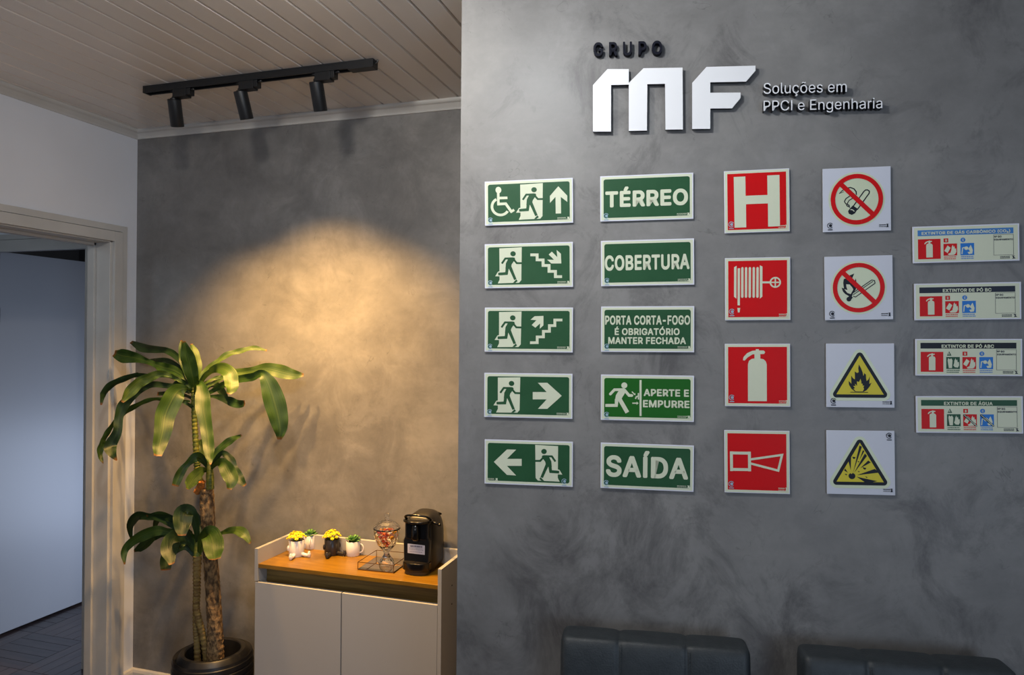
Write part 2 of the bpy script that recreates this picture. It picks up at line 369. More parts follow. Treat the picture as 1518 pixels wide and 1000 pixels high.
def stroke(pts, w, rnd=False):
    out = []; ww = w if hasattr(w, '__len__') else [w]*len(pts)
    # mitred strip
    L = []; Rr = []
    for i, p in enumerate(pts):
        a = pts[max(i-1, 0)]; b_ = pts[min(i+1, len(pts)-1)]
        d1 = Vector((p[0]-a[0], p[1]-a[1])); d2_ = Vector((b_[0]-p[0], b_[1]-p[1]))
        if d1.length < 1e-9: d1 = d2_
        if d2_.length < 1e-9: d2_ = d1
        d1.normalize(); d2_.normalize(); n1 = Vector((-d1.y, d1.x)); n2 = Vector((-d2_.y, d2_.x)); n = (n1+n2)
        n = n.normalized() if n.length > 1e-6 else n1
        k = ww[i]/2/max(.45, n.dot(n1)); L.append((p[0]+n.x*k, p[1]+n.y*k)); Rr.append((p[0]-n.x*k, p[1]-n.y*k))
    for i in range(len(pts)-1): out.append([L[i], L[i+1], Rr[i+1], Rr[i]])
    if rnd:
        for p, w_ in ((pts[0], ww[0]), (pts[-1], ww[-1])): out.append(circ(p[0], p[1], w_/2, 10))
    return out
class Sign:
    """a plate on the sign wall: graphics are given in a crop's pixels and mapped onto the plate"""
    def __init__(s, name, label, cat, group, u, z, th, w, h, quad=None, white=SIGNW, white_th=.003):
        s.w, s.h = w, h
        s.e = thing(name, label, cat, s_pt(u, z, .0035), 0, group)
        ex = SEX*math.cos(th)+Vector((0, 0, 1))*math.sin(th); ez = -SEX*math.sin(th)+Vector((0, 0, 1))*math.cos(th)
        M = Matrix((ex, -SN, ez)).transposed(); s.e.rotation_euler = M.to_euler()
        s.q = quad or [(0, 0), (1, 0), (0, 1), (1, 1)]
        box('plate', (-w/2, -white_th, -h/2), (w/2, 0, h/2), white, s.e, .0006)
        box('mounting_tape', (-w/2+.02, 0, -h/2+.02), (w/2-.02, .0035, h/2-.02), PRB, s.e)
        s.d = white_th
    def frac(s, p):
        if len(s.q) == 0: return p
        (ax, ay), (bx, by), (cx, cyy), (dx, dy) = s.q
        u = (p[0]-ax)/(bx-ax); v = .5
        for _ in range(4):
            tx, ty = ax+(bx-ax)*u, ay+(by-ay)*u; qx, qy = cx+(dx-cx)*u, cyy+(dy-cyy)*u
            v = (p[1]-ty)/(qy-ty); lx = ax+(cx-ax)*v; rx = bx+(dx-bx)*v; u = (p[0]-lx)/(rx-lx)
        return u, v
    def loc(s, p, fr):
        u, v = p if fr else s.frac(p)
        return ((u-.5)*s.w, (.5-v)*s.h)
    def draw(s, name, polys, m, lay, fr=False, label=None):
        V = []; Fc = []; y = -(s.d+.00028*lay); pi_ = -1
        for P in polys:
            loops = P if isinstance(P[0][0], (list, tuple)) else [P]
            L3 = [[Vector((*s.loc(p, fr), 0)) for p in L] for L in loops]
            n = len(V); flat = [v for L in L3 for v in L]; pi_ += 1
            V += [(v.x, y-(pi_ % 4)*5e-5, v.y) for v in flat]
            for t_ in tessellate_polygon(L3):
                a_, b_, c_ = (flat[i] for i in t_)
                cr = (b_.x-a_.x)*(c_.y-a_.y)-(b_.y-a_.y)*(c_.x-a_.x)
                if abs(cr) < 1e-12: continue
                Fc.append(tuple(i+n for i in (t_ if cr > 0 else t_[::-1])))
        return obj(name, V, Fc, m, s.e, label=label)
    def text(s, name, txt, bb, m, lay, bold=.02, label=None):
        """bb = u0, v0, u1, v1 as fractions of the plate"""
        V, Fc = glyphs(txt, bold)
        xs = [p[0] for p in V]; ys = [p[1] for p in V]; x0, x1, y0, y1 = min(xs), max(xs), min(ys), max(ys)
        y = -(s.d+.00028*lay); out = []
        for p in V:
            u = bb[0]+(bb[2]-bb[0])*(p[0]-x0)/(x1-x0); v = bb[3]+(bb[1]-bb[3])*(p[1]-y0)/(y1-y0)
            out.append(((u-.5)*s.w, y-p[2], (.5-v)*s.h))
        return obj(name, out, Fc, m, s.e, label=label)
GC = {}
import os
FONT = None
for _r in ('LOCAL', 'SYSTEM'):
    try:
        _f = os.path.join(bpy.utils.resource_path(_r), 'datafiles', 'fonts', 'Inter.woff2')
        if os.path.exists(_f): FONT = bpy.data.fonts.load(_f); break
    except Exception: FONT = None
def raw_text(txt, extrude, res):
    cu = bpy.data.curves.new('text', 'FONT'); cu.body = txt; cu.resolution_u = res; cu.extrude = extrude
    if FONT: cu.font = FONT
    o = bpy.data.objects.new('text', cu); C.objects.link(o); bpy.context.view_layer.update()
    me = bpy.data.meshes.new_from_object(o.evaluated_get(bpy.context.evaluated_depsgraph_get()))
    V = [tuple(v.co) for v in me.vertices]; Fc = [tuple(p.vertices) for p in me.polygons]
    bpy.data.objects.remove(o); bpy.data.curves.remove(cu); bpy.data.meshes.remove(me)
    return V, Fc
CH = {}
def char(c, extrude, res):
    """one letter's mesh and advance; capital I is a plain bar as on the real plates"""
    k = (c, extrude, res)
    if k in CH: return CH[k]
    mx = lambda V: max(v[0] for v in V)
    if 'bar' not in CH: CH['bar'] = mx(raw_text('|', 0, 2)[0])
    adv = mx(raw_text(c+'|', 0, 2)[0])-CH['bar']
    V, Fc = raw_text(c, extrude, res) if c != ' ' else ([], [])
    if c in 'IÍ':
        H = raw_text('H', 0, 2)[0]; xs = sorted(set(round(v[0], 4) for v in H)); st_w = xs[1]-xs[0]; cap = max(v[1] for v in H); lb = xs[0]
        xm = (min(v[0] for v in V)+mx(V))/2
        acc = [q for q in range(len(V)) if V[q][1] > cap+.02]; idx = {q: n for n, q in enumerate(acc)}
        V2 = [(V[q][0]-xm+lb+st_w/2, V[q][1], V[q][2]) for q in acc]; F2 = [tuple(idx[q] for q in f) for f in Fc if all(q in idx for q in f)]
        n = len(V2)
        if extrude:
            v, f = box_vf((lb, 0, -extrude), (lb+st_w, cap, extrude)); V2 += v; F2 += [tuple(q+n for q in g_) for g_ in f]
        else: V2 += [(lb, 0, 0), (lb+st_w, 0, 0), (lb+st_w, cap, 0), (lb, cap, 0)]; F2 += [(n, n+1, n+2, n+3)]
        V, Fc, adv = V2, F2, lb*2+st_w
    CH[k] = (V, Fc, adv); return CH[k]
def glyphs(txt, bold=.0, extrude=0, spacing=1.0, res=3):
    k = (txt, bold, extrude, spacing)
    if k in GC: return GC[k]
    V = []; Fc = []; x = 0
    for c in txt:
        v, f, adv = char(c, extrude, res); n = len(V)
        V += [(a+x, b_, z) for a, b_, z in v]; Fc += [tuple(i+n for i in g_) for g_ in f]; x += adv+(spacing-1)*.6+bold*.9
    if bold:                      # embolden: the same outline laid down again, shifted a little all round
        V0, F0 = V, Fc; V, Fc = [], []
        for k8 in range(8):
            q = math.pi*k8/4+math.pi/8; n0 = len(V)
            V += [(x_+bold*math.cos(q), y_+bold*math.sin(q), z+4e-5*k8) for x_, y_, z in V0]; Fc += [tuple(i+n0 for i in f) for f in F0]
    GC[k] = (V, Fc); return V, Fc

def marks(s, dark=False, left=(.065, .88), flip=False, right=True, aspect=None):
    """certification roundel and two lines of tiny print at the plate's lower corners"""
    a = s.w/s.h; r = .030 if a > 1.5 else .045
    m = PRB if dark else MARKB
    cx, cyy = left
    def e(P): return [(cx+(p[0])*r, cyy+(p[1])*r*a) for p in P]
    polys = [e(q) for q in ring(0, 0, 1, .78, 18, 40, 330)]+[e(circ(.12, 0, .52, 12))]+[e([(-.8, 1.3), (.8, 1.3), (.8, 1.6), (-.8, 1.6)])]
    s.draw('certification_mark', polys, m, 3.2, True)
    if right:
        x1 = .965 if not flip else .16; x0 = x1-.14
        ps = []
        for row, yy in enumerate((.872, .902)):
            x = x0
            while x < x1-.045:
                w = random.uniform(.006, .014); ps.append([(x, yy), (x+w, yy), (x+w, yy+.014-row*.004), (x, yy+.014-row*.004)]); x += w+.004
        ps += [[(x1-.034, .865), (x1-.006, .865), (x1-.010, .885), (x1-.004, .915), (x1-.036, .920), (x1-.026, .89)]]
        if a < 1.5: ps = [[(p[0], p[1]+.03) for p in P] for P in ps]
        s.draw('small_print', ps, m if dark else CREAM, 3.2, True)
# running figure in the doorway, in the pixels of the second sign's crop
MAN_DOOR = [[(222, 622), (395, 612), (390, 872), (372, 893), (208, 898), (222, 868), (222, 842), (188, 842), (210, 806), (222, 803)]]
def man_polys():
    P = [circ(328, 664, 21, 20, 20)]
    P += stroke([(241, 742), (268, 702), (330, 700)], 15)
    P += [[(268, 694), (338, 694), (345, 706), (318, 745), (310, 775), (282, 790), (268, 785), (272, 740), (290, 706)]]
    P += stroke([(325, 702), (356, 738), (394, 738)], 15)
    P += stroke([(284, 765), (276, 820), (212, 824)], [24, 22, 20])
    P += stroke([(300, 762), (322, 815), (344, 868)], [26, 22, 20])
    P += [[(352, 866), (362, 880), (345, 893), (326, 893)]]
    return P
def put_man(s, du, mirror=False, dv=0.0):
    q = [(108, 590), (783, 567), (106, 937), (783, 927)]; save = s.q; s.q = q
    def tr(P):
        out = []
        for p in P:
            u, v = s.frac(p); u += du
            out.append((1-u if mirror else u, v+dv))
        return out
    d = [tr(p) for p in MAN_DOOR]; mm = [tr(p) for p in man_polys()]; s.q = save
    s.draw('doorway_pictogram', d, CREAM, 2, True); s.draw('running_figure_pictogram', mm, GREEN, 3, True)
def green_field(s, m=GREEN):
    a = s.w/s.h
    r0 = rrect(-s.w/2+.0032, -s.h/2+.0032, s.w/2-.0032, s.h/2-.0032, .0016)
    s.draw('cream_border', [[(p[0]/s.w+.5, .5-p[1]/s.h) for p in r0]], CREAM, .5, True)
    r1 = rrect(-s.w/2+.009, -s.h/2+.009, s.w/2-.009, s.h/2-.009, .0055)
    s.draw('green_field', [[(p[0]/s.w+.5, .5-p[1]/s.h) for p in r1]], m, 1, True)
def P_(r): return r
UV = {'1a': (-.6832, .4617, .0154), '1b': (-.6817, .2486, .0127), '1c': (-.6802, .0319, .0011), '1d': (-.6801, -.189, .0039), '1e': (-.6771, -.4148, .0031),
 '2a': (-.2937, .4676, .0108), '2b': (-.2895, .2542, .0132), '2c': (-.2878, .0363, .0051), '2d': (-.2868, -.1886, .0028), '2e': (-.2859, -.4138, -.0016),
 '3a': (.0529, .4471, .017), '3b': (.0573, .1669, .0103), '3c': (.0589, -.1082, .0114), '3d': (.0591, -.3846, .0135),
 '4a': (.3522, .4449, .0124), '4b': (.3597, .1688, .0175), '4c': (.3658, -.1042, .0119), '4d': (.369, -.3755, .0181),
 '5a': (.6647, .3027, .0179), '5b': (.6706, .1267, .0155), '5c': (.6746, -.0442, .0099), '5d': (.6777, -.2184, .0195)}
def mk(k, label, group, w, h, quad, **kw):
    u, z, t_ = UV[k]; return Sign('safety_sign', label, 'sign', group, u*KS, z*KS+EYE.z, t_, w*KS, h*KS, quad, **kw)
G1 = 'green escape route signs in the left column'; G2 = 'green worded signs in the second column'; G3 = 'red fire equipment signs'; G4 = 'white warning and prohibition signs'; G5 = 'extinguisher class labels at the right'
s = mk('1a', 'green sign with wheelchair, running figure in doorway and up arrow', G1, .3, .15, [(112, 105), (782, 70), (108, 450), (780, 425)])
green_field(s); put_man(s, .238)
s.draw('arrow', [[(672, 138), (738, 212), (738, 262), (690, 222), (690, 352), (650, 353), (650, 222), (608, 270), (608, 215)]], CREAM, 2)
s.q = [(15, 110), (1735, 15), (5, 995), (1725, 930)]
wp = [circ(285, 277, 58, 18, 66)]+stroke([(280, 330), (280, 560)], 50)+stroke([(290, 438), (460, 432)], 52)+stroke([(255, 560), (425, 550), (535, 715)], 54)+stroke([(512, 722), (588, 672)], 48)
wp += ring(315, 615, 205, 150, 26, -5-0, 0)[:0]
wp += ring(318, 612, 192, 140, 30, 32, 243)
s.draw('wheelchair_pictogram', wp, CREAM, 2); marks(s)
s = mk('1b', 'green sign with running figure and stairs leading down to the right', G1, .3, .15, [(108, 590), (783, 567), (106, 937), (783, 927)])
green_field(s); put_man(s, 0)
s.draw('stairs_pictogram', stroke([(460, 672), (512, 672), (512, 712), (557, 712), (557, 756), (602, 756), (602, 803), (650, 803), (650, 845), (700, 845)], 22), CREAM, 2)
s.draw('arrow', [[(624, 646), (665, 690), (660, 632), (692, 662), (695, 740), (620, 740), (588, 710), (640, 711), (600, 669)]], CREAM, 2); marks(s)
s = mk('1c', 'green sign with running figure and stairs leading up to the right', G1, .3, .15, [(68, 50), (497, 50), (65, 273), (497, 277)])
green_field(s); put_man(s, -.004)
s.draw('stairs_pictogram', stroke([(290, 227), (325, 227), (325, 198), (355, 198), (355, 170), (384, 170), (384, 141), (410, 141), (410, 113), (446, 113)], 13.5), CREAM, 2)
s.draw('arrow', [[(298, 138), (316, 152), (339, 130), (337, 157), (355, 140), (355, 92), (312, 94), (292, 112), (321, 114)]], CREAM, 2); marks(s)
s = mk('1d', 'green sign with running figure and large right arrow', G1, .3, .15, [(63, 370), (496, 376), (62, 595), (495, 604)])
green_field(s); put_man(s, -.012)
s.draw('arrow', [[(328, 421), (374, 421), (444, 487), (374, 553), (328, 553), (371, 505), (303, 505), (303, 468), (371, 468)]], CREAM, 2); marks(s)
s = mk('1e', 'green sign with large left arrow and mirrored running figure', G1, .3, .15, [(66, 700), (496, 712), (65, 920), (496, 938)])
green_field(s); put_man(s, -.004, True)
s.draw('arrow', [[(222, 751), (177, 750), (112, 812), (177, 877), (222, 880), (177, 832), (249, 832), (249, 797), (177, 797)]], CREAM, 2); marks(s, left=(.905, .88), flip=True)
s = mk('2a', 'green sign reading TÉRREO at the top of the second column', G2, .3, .15, None); green_field(s)
s.text('lettering', 'TÉRREO', (.057, .25, .943, .70), CREAM, 2, .036); marks(s)
s = mk('2b', 'green sign reading COBERTURA', G2, .3, .15, None); green_field(s)
s.text('lettering', 'COBERTURA', (.042, .325, .95, .665), CREAM, 2, .032); marks(s)
s = mk('2c', 'green sign reading PORTA CORTA-FOGO over two smaller lines', G2, .3, .15, None); green_field(s)
s.text('lettering', 'PORTA CORTA-FOGO', (.045, .20, .955, .405), CREAM, 2, .030); s.text('lettering', 'É OBRIGATÓRIO', (.15, .44, .845, .63), CREAM, 2, .030); s.text('lettering', 'MANTER FECHADA', (.08, .672, .912, .825), CREAM, 2, .030); marks(s)
s = mk('2d', 'brighter green sign with pushing figure and words APERTE E EMPURRE', G2, .3, .15, [(10, 38), (1510, 58), (5, 790), (1500, 825)]); green_field(s, GREEN2)
s.text('lettering', 'APERTE E', (.465, .302, .945, .457), CREAM, 2, .033); s.text('lettering', 'EMPURRE', (.458, .543, .952, .703), CREAM, 2, .033)
P = [circ(392, 218, 49, 20)]+stroke([(165, 362), (232, 290), (385, 288)], 44, True)
P += [[(225, 268), (395, 272), (430, 300), (352, 430), (340, 470), (240, 470), (255, 380), (300, 310)]]
P += stroke([(395, 295), (468, 384), (512, 386)], 46, True)+stroke([(268, 445), (260, 550), (82, 550)], [60, 50, 48])+stroke([(312, 440), (440, 668)], 66)
s.draw('pushing_figure_pictogram', P, CREAM, 2)
s.draw('push_bar_pictogram', [[(638, 130), (672, 130), (668, 725), (636, 725)]]+stroke([(515, 322), (556, 364)], 16)+[[(575, 380), (540, 374), (568, 345)]]+stroke([(572, 443), (585, 408), (612, 396)], 22)+stroke([(620, 345), (620, 452)], 22)+stroke([(520, 513), (590, 513)], 20)+[[(590, 485), (622, 513), (590, 541)]], CREAM, 2.1); marks(s)
s = mk('2e', 'green sign reading SAÍDA in the largest letters, foot of the second column', G2, .3, .15, None); green_field(s)
s.text('lettering', 'SAÍDA', (.06, .15, .94, .745), CREAM, 2, .030); marks(s)
def red_field(s):
    s.draw('cream_border', [[(.012, .012), (.988, .012), (.988, .988), (.012, .988)]], CREAM, .5, True)
    s.draw('red_field', [[(.05, .05), (.95, .05), (.95, .95), (.05, .95)]], RED, 1, True)
s = mk('3a', 'red square sign with a large letter H', G3, .2, .2, None); red_field(s)
s.draw('letter_pictogram', [[(.15, .10), (.33, .10), (.33, .41), (.665, .41), (.665, .10), (.85, .10), (.85, .915), (.67, .915), (.67, .545), (.335, .545), (.335, .915), (.155, .915)]], CREAM, 2, True); marks(s, left=(.105, .86))
s = mk('3b', 'red square sign with fire hose reel and valve wheel pictogram', G3, .2, .2, [(58, 566), (440, 560), (60, 943), (444, 942)]); red_field(s)
P = [[(112, 622), (127, 612), (127, 812), (112, 800)], [(263, 610), (279, 618), (279, 800), (264, 812)]]+stroke([(140, 628), (140, 852)], 14)+[[(132, 868), (149, 868), (145, 895), (135, 895)]]
for xx in (161, 183, 205, 228, 250): P += stroke([(xx, 628), (xx, 800)], 14.5, True)
P += stroke([(278, 714), (325, 714)], 12)+ring(354, 714, 33, 24, 28)+stroke([(354, 690), (354, 738)], 8)+stroke([(330, 714), (378, 714)], 8)
s.draw('hose_reel_pictogram', P, CREAM, 2); marks(s, left=(.105, .86))
def ext_polys(ox=0, oy=0, k=1):
    P = [[(190, 412), (190, 192), (196, 172), (212, 160), (228, 158), (228, 132), (215, 134), (188, 152), (172, 170), (161, 168), (164, 150), (185, 126), (215, 112), (236, 110), (236, 102), (254, 102), (254, 110), (282, 110), (290, 120), (284, 131), (262, 132), (262, 158), (280, 162), (293, 174), (299, 192), (299, 412)]]
    return [[(ox+p[0]*k, oy+p[1]*k) for p in q] for q in P]
s = mk('3c', 'red square sign with cream fire extinguisher pictogram', G3, .2, .2, [(55, 70), (434, 70), (57, 443), (434, 445)]); red_field(s)
s.draw('extinguisher_pictogram', ext_polys(), CREAM, 2); marks(s, left=(.105, .86))
s = mk('3d', 'red square sign with outlined alarm horn pictogram', G3, .2, .2, [(54, 572), (432, 574), (51, 944), (430, 948)]); red_field(s)
s.draw('horn_pictogram', stroke([(94, 699), (94, 816)], 17)+stroke([(199, 699), (199, 816)], 17)+stroke([(86, 708), (207, 708)], 17)+stroke([(86, 806), (207, 806)], 17)+stroke([(205, 745), (387, 716), (364, 809), (205, 769)], 13), CREAM, 2); marks(s, left=(.105, .86))
# white squares
def prohib(s, c, sl):
    s.draw('pale_disc', [circ(c[0], c[1], 478, 48)], HALO, 1)
    s.draw('red_ring', ring(c[0], c[1], 443, 366, 56), RED, 4); s.draw('red_slash', stroke(sl, 82), RED, 4)
s = mk('4a', 'white square sign with crossed-out cigarette', G4, .1994, .1994, [(-68, -59), (1083, -88), (-45, 1053), (1104, 1033)], white=SIGNGREY)
prohib(s, (518, 482), [(245, 215), (790, 745)])
P = stroke([(438, 640), (640, 345), (668, 322), (700, 322), (730, 345), (728, 380), (530, 665)], 19)
P += [[(455, 590), (540, 650), (490, 730), (440, 755), (390, 735), (375, 690), (400, 650)]]
P += stroke([(220, 380), (262, 335), (330, 290), (410, 275), (470, 300), (508, 350), (512, 405)], [6, 14, 20, 20, 20, 20, 18])+stroke([(220, 380), (300, 345)], 10)
P += stroke([(400, 425), (335, 470), (312, 520), (335, 560), (385, 580), (402, 630)], 17)+stroke([(450, 465), (390, 500), (362, 550), (350, 590), (375, 610), (400, 590)], 15)
s.draw('cigarette_pictogram', P, PRB, 2); s.draw('ash_band', stroke([(415, 662), (450, 665), (482, 695)], 14), CREAM, 3)
marks(s, True, left=(.105, .90))
s = mk('4b', 'white square sign with crossed-out burning match', G4, .1994, .1994, [(-96, -71), (1061, -92), (-80, 1068), (1088, 1058)], white=SIGNGREY)
prohib(s, (492, 487), [(220, 215), (765, 745)])
P = [[(418, 233), (382, 320), (400, 372), (425, 375), (442, 320), (458, 400), (445, 520), (400, 580), (372, 665), (340, 645), (265, 600), (225, 555), (202, 485), (242, 500), (228, 400), (238, 330), (280, 318), (340, 265)]]
P += stroke([(330, 692), (372, 640)], 66)+[circ(328, 692, 42, 16)]+stroke([(395, 580), (715, 352), (762, 362), (772, 410), (440, 655), (400, 640)], 15)+stroke([(400, 615), (738, 375)], 13)
s.draw('match_pictogram', P, PRB, 2); s.draw('flame_highlight', [[(280, 425), (340, 430), (382, 480), (402, 520), (358, 602), (300, 580), (248, 512), (302, 530), (285, 475)]], CREAM, 3)
marks(s, True, left=(.105, .90))
def tri(s, top, bl, br):
    def rt(r, n=8):
        out = []
        for c_, a0, a1 in ((br, -90, 30), (top, 30, 150), (bl, 150, 270)):
            for k in range(n+1): q = math.radians(a0+(a1-a0)*k/n); out.append((c_[0]+r*math.cos(q), c_[1]-r*math.sin(q)))
        return out
    s.draw('pale_triangle', [rt(108)], HALO, 1); s.draw('black_triangle', [rt(56)], PRB, 2); s.draw('yellow_triangle', [[(top[0], top[1]-4), (bl[0]-2, bl[1]+1), (br[0]+2, br[1]+1)]], PRY, 3)
s = mk('4c', 'white square sign with black flame in a yellow triangle', G4, .1994, .1994, [(-59, -30), (1038, -32), (-59, 1053), (1041, 1055)], white=SIGNGREY)
tri(s, (485, 178), (105, 832), (866, 832))
s.draw('flame_pictogram', [[(470, 325), (505, 390), (530, 460), (540, 520), (552, 495), (552, 468), (582, 495), (585, 560), (592, 605), (622, 580), (645, 528), (638, 620), (635, 655), (672, 632), (640, 700), (590, 762), (540, 788), (410, 788), (350, 740), (308, 670), (303, 603), (348, 652), (345, 512), (375, 560), (405, 580), (403, 443), (440, 470), (466, 455), (460, 390)]]+stroke([(330, 796), (615, 796)], 11), PRB, 4)
s.draw('flame_highlight', [[(495, 568), (508, 620), (508, 650), (528, 650), (526, 685), (552, 682), (540, 715), (552, 738), (530, 782), (418, 782), (380, 738), (405, 725), (378, 690), (415, 690), (402, 650), (440, 690), (436, 612), (470, 622)]], PRY, 5)
marks(s, True, left=(.105, .90))
s = mk('4d', 'white square sign with exploding bomb rays in a yellow triangle', G4, .1994, .1994, [(-52, -40), (1050, -40), (-52, 1028), (1050, 1039)], white=SIGNGREY)
tri(s, (490, 166), (105, 818), (866, 820))
P = [circ(355, 722, 56, 18, 52), [(483, 208), (522, 228), (378, 655)], [(538, 288), (560, 302), (478, 452)], [(568, 342), (602, 382), (392, 665)], [(622, 458), (662, 490), (488, 592)], [(725, 598), (775, 640), (785, 660), (438, 706)],
     [(432, 733), (765, 803), (680, 822), (560, 822)], [(346, 392), (300, 470), (335, 625)], [(247, 598), (228, 630), (290, 667)], [(362, 398), (418, 405), (405, 432), (380, 435)], [(445, 468), (482, 478), (462, 492)],
     [(528, 572), (590, 585), (570, 612), (545, 605)], [(447, 632), (485, 645), (465, 658)], [(565, 722), (608, 740), (590, 750)], [(235, 685), (280, 692), (262, 712)]]
s.draw('explosion_pictogram', P, PRB, 4); s.draw('bomb_notch', [[(318, 660), (350, 690), (372, 662), (378, 640), (330, 640)]], PRY, 5)
marks(s, True, left=(.92, .075))
# extinguisher class labels
def class_sign(k, label, title, tb, hcol, kinds, u0):
    s = mk(k, label, G5, .2985, .1127, None, white=SIGNW)
    s.draw('cream_field', [[(.015, .035), (.985, .035), (.985, .965), (.015, .965)]], CREAM, .5, True)
    s.draw('header_band', [[(.048, .105), (.945, .105), (.945, .262), (.048, .262)]], hcol, 1, True)
    s.text('lettering', title, (tb[0], .13, tb[1], .245), CREAM, 2, .03)
    s.draw('red_panel', [[(.05, .35), (.265, .35), (.265, .895), (.05, .895)]], RED, 1, True)
    e = ext_polys()[0]
    s.draw('extinguisher_pictogram', [[(.158+(p[0]-244)/379*.215, .62+(p[1]-257)/375*.56) for p in e]], CREAM, 2, True)
    a = s.w/s.h
    for i, kd in enumerate(kinds):
        x0 = u0[i]; x1 = x0+.128; m = {'A': DGREEN, 'B': RED, 'C': PRBLUE}[kd]; xl = x0+.012
        if kd == 'A': tb_ = [[(xl-.006, .455), (xl+.038, .455), (xl+.016, .335)]]
        elif kd == 'B': tb_ = [[(xl-.01, .345), (xl+.034, .345), (xl+.034, .455), (xl-.01, .455)]]
        else: tb_ = [circ(xl+.012, .40, .023, 18, .023*a)]
        s.draw('class_badge', tb_, m, 1, True); s.text('class_letter', kd, (xl+.005, .37, xl+.021, .435), CREAM, 2, .03)
        s.draw('class_panel', [[(x0, .49), (x1, .49), (x1, .815), (x0, .815)]], m, 1, True)
        q = lambda P: [(x0+p[0]*.128, .49+p[1]*.325) for p in P]
        fl_ = [(.62, .85), (.52, .7), (.58, .5), (.6, .3), (.68, .1), (.74, .3), (.8, .2), (.84, .45), (.92, .4), (.94, .7), (.85, .88)]
        if kd == 'A': PP = [q([(.1, .3), (.14, .1), (.28, .2), (.36, .1), (.46, .28), (.42, .92), (.18, .92)]), q(fl_)]
        elif kd == 'B': PP = [q([(.05, .6), (.3, .15), (.52, .35), (.3, .78)]), q(fl_), q([(.3, .88), (.6, .7), (.9, .85), (.75, .95), (.4, .96)])]
        else: PP = [q(p) for p in stroke([(.1, .9), (.15, .4), (.28, .35)], .08)]+[q(circ(.42, .42, .15, 14)), q([(.55, .5), (.75, .15), (.9, .6), (.85, .88), (.6, .92), (.5, .75), (.7, .7)])]
        s.draw('class_pictogram', PP, CREAM, 2, True)
        if k == '5d' and kd in 'BC':
            s.draw('slash', [q([(0, .02), (.12, 0), (1, .9), (1, 1), (.9, 1), (0, .12)])], PRB, 3, True); s.draw('slash_core', [q([(.05, .06), (.08, .04), (.97, .93), (.93, .96)])], HALO, 4, True)
        ps = []
        for yy in (.84, .89):
            x = x0+.004
            while x < x1-.01: w = random.uniform(.004, .009); ps.append([(x, yy), (x+w, yy), (x+w, yy+.026), (x, yy+.026)]); x += w+.003
        s.draw('caption', ps, m, 1, True)
    bx = [(.76, .285), (.945, .285), (.945, .84), (.76, .84)]; iw, iv = .003, .008
    s.draw('number_box', [[bx[0], bx[1], (bx[1][0], bx[1][1]+iv), (bx[0][0], bx[0][1]+iv)], [(bx[3][0], bx[3][1]-iv), (bx[2][0], bx[2][1]-iv), bx[2], bx[3]], [bx[0], (bx[0][0]+iw, .285), (bx[0][0]+iw, .84), bx[3]], [(bx[1][0]-iw, .285), bx[1], bx[2], (bx[2][0]-iw, .84)]], NAVYP, 1, True)
    s.text('box_lettering', 'Nº DO', (.767, .315, .835, .365), NAVYP, 1, .03); s.text('box_lettering', 'EQUIPAMENTO', (.767, .395, .94, .445), NAVYP, 1, .03)
    ps = []
    for yy in (.868, .905):
        x = .82
        while x < .91: w = random.uniform(.006, .012); ps.append([(x, yy), (x+w, yy), (x+w, yy+.024), (x, yy+.024)]); x += w+.003
    ps += [[(.925, .86), (.955, .86), (.945, .89), (.962, .935), (.93, .94), (.94, .9)]]
    s.draw('small_print', ps, NAVYP, 1, True)
class_sign('5a', 'extinguisher label with blue header reading EXTINTOR DE GÁS CARBÔNICO', 'EXTINTOR DE GÁS CARBÔNICO (CO₂)', (.085, .915), mat('header_blue', (48, 120, 190), .35), 'BC', (.292, .452))
class_sign('5b', 'extinguisher label with black header reading EXTINTOR DE PÓ BC', 'EXTINTOR DE PÓ BC', (.27, .725), NAVYP, 'BC', (.292, .452))
class_sign('5c', 'extinguisher label with black header reading EXTINTOR DE PÓ ABC', 'EXTINTOR DE PÓ ABC', (.248, .738), PRB, 'ABC', (.292, .444, .602))
class_sign('5d', 'extinguisher label with green header reading EXTINTOR DE ÁGUA', 'EXTINTOR DE ÁGUA', (.265, .72), DGREEN, 'ABC', (.292, .444, .602))

# ------------------------------------------------------------------ raised company lettering
LW = mat('brushed_white_acrylic', (232, 234, 238), .25); LD = mat('black_letter_side', (16, 18, 26), .4); NAVY = mat('navy_acrylic', (6, 9, 26), .55, 0, .15)
def crop(px, py): return 860+px/3.1625, 40+py/3.1625
def prism(name, label, cat, polys, off, th, face, side, group=None):
    """polys: loops of world points on the front plane; thickness goes back towards the wall"""
    o = MB(); fm = []
    for L in polys:
        V2 = [Vector((*s_uv(p), 0)) for p in L]; n = len(o.v)
        area = sum(V2[i].x*V2[(i+1) % len(V2)].y-V2[(i+1) % len(V2)].x*V2[i].y for i in range(len(V2)))
        if area < 0: V2 = V2[::-1]
        k = len(V2); o.v += [tuple(s_pt(v.x, v.y, off)) for v in V2]+[tuple(s_pt(v.x, v.y, off-th)) for v in V2]
        for t_ in tessellate_polygon([V2]):
            a_, b_, c_ = (V2[i] for i in t_); cr_ = (b_.x-a_.x)*(c_.y-a_.y)-(b_.y-a_.y)*(c_.x-a_.x)
            if abs(cr_) < 1e-12: continue
            t2 = t_ if cr_ > 0 else t_[::-1]; o.f.append(tuple(i+n for i in t2)); fm.append(0); o.f.append(tuple(i+n+k for i in t2[::-1])); fm.append(1)
        for i in range(k): j_ = (i+1) % k; o.f.append((n+i, n+k+i, n+k+j_, n+j_)); fm.append(1)
    ob = obj(name, o.v, o.f, face); ob.data.materials.append(side); ob.data.polygons.foreach_set('material_index', fm)
    return tag(ob, label, cat, group)
def ps(pts, off): return [on_s(*crop(*p), off) for p in pts]
OFF = .015
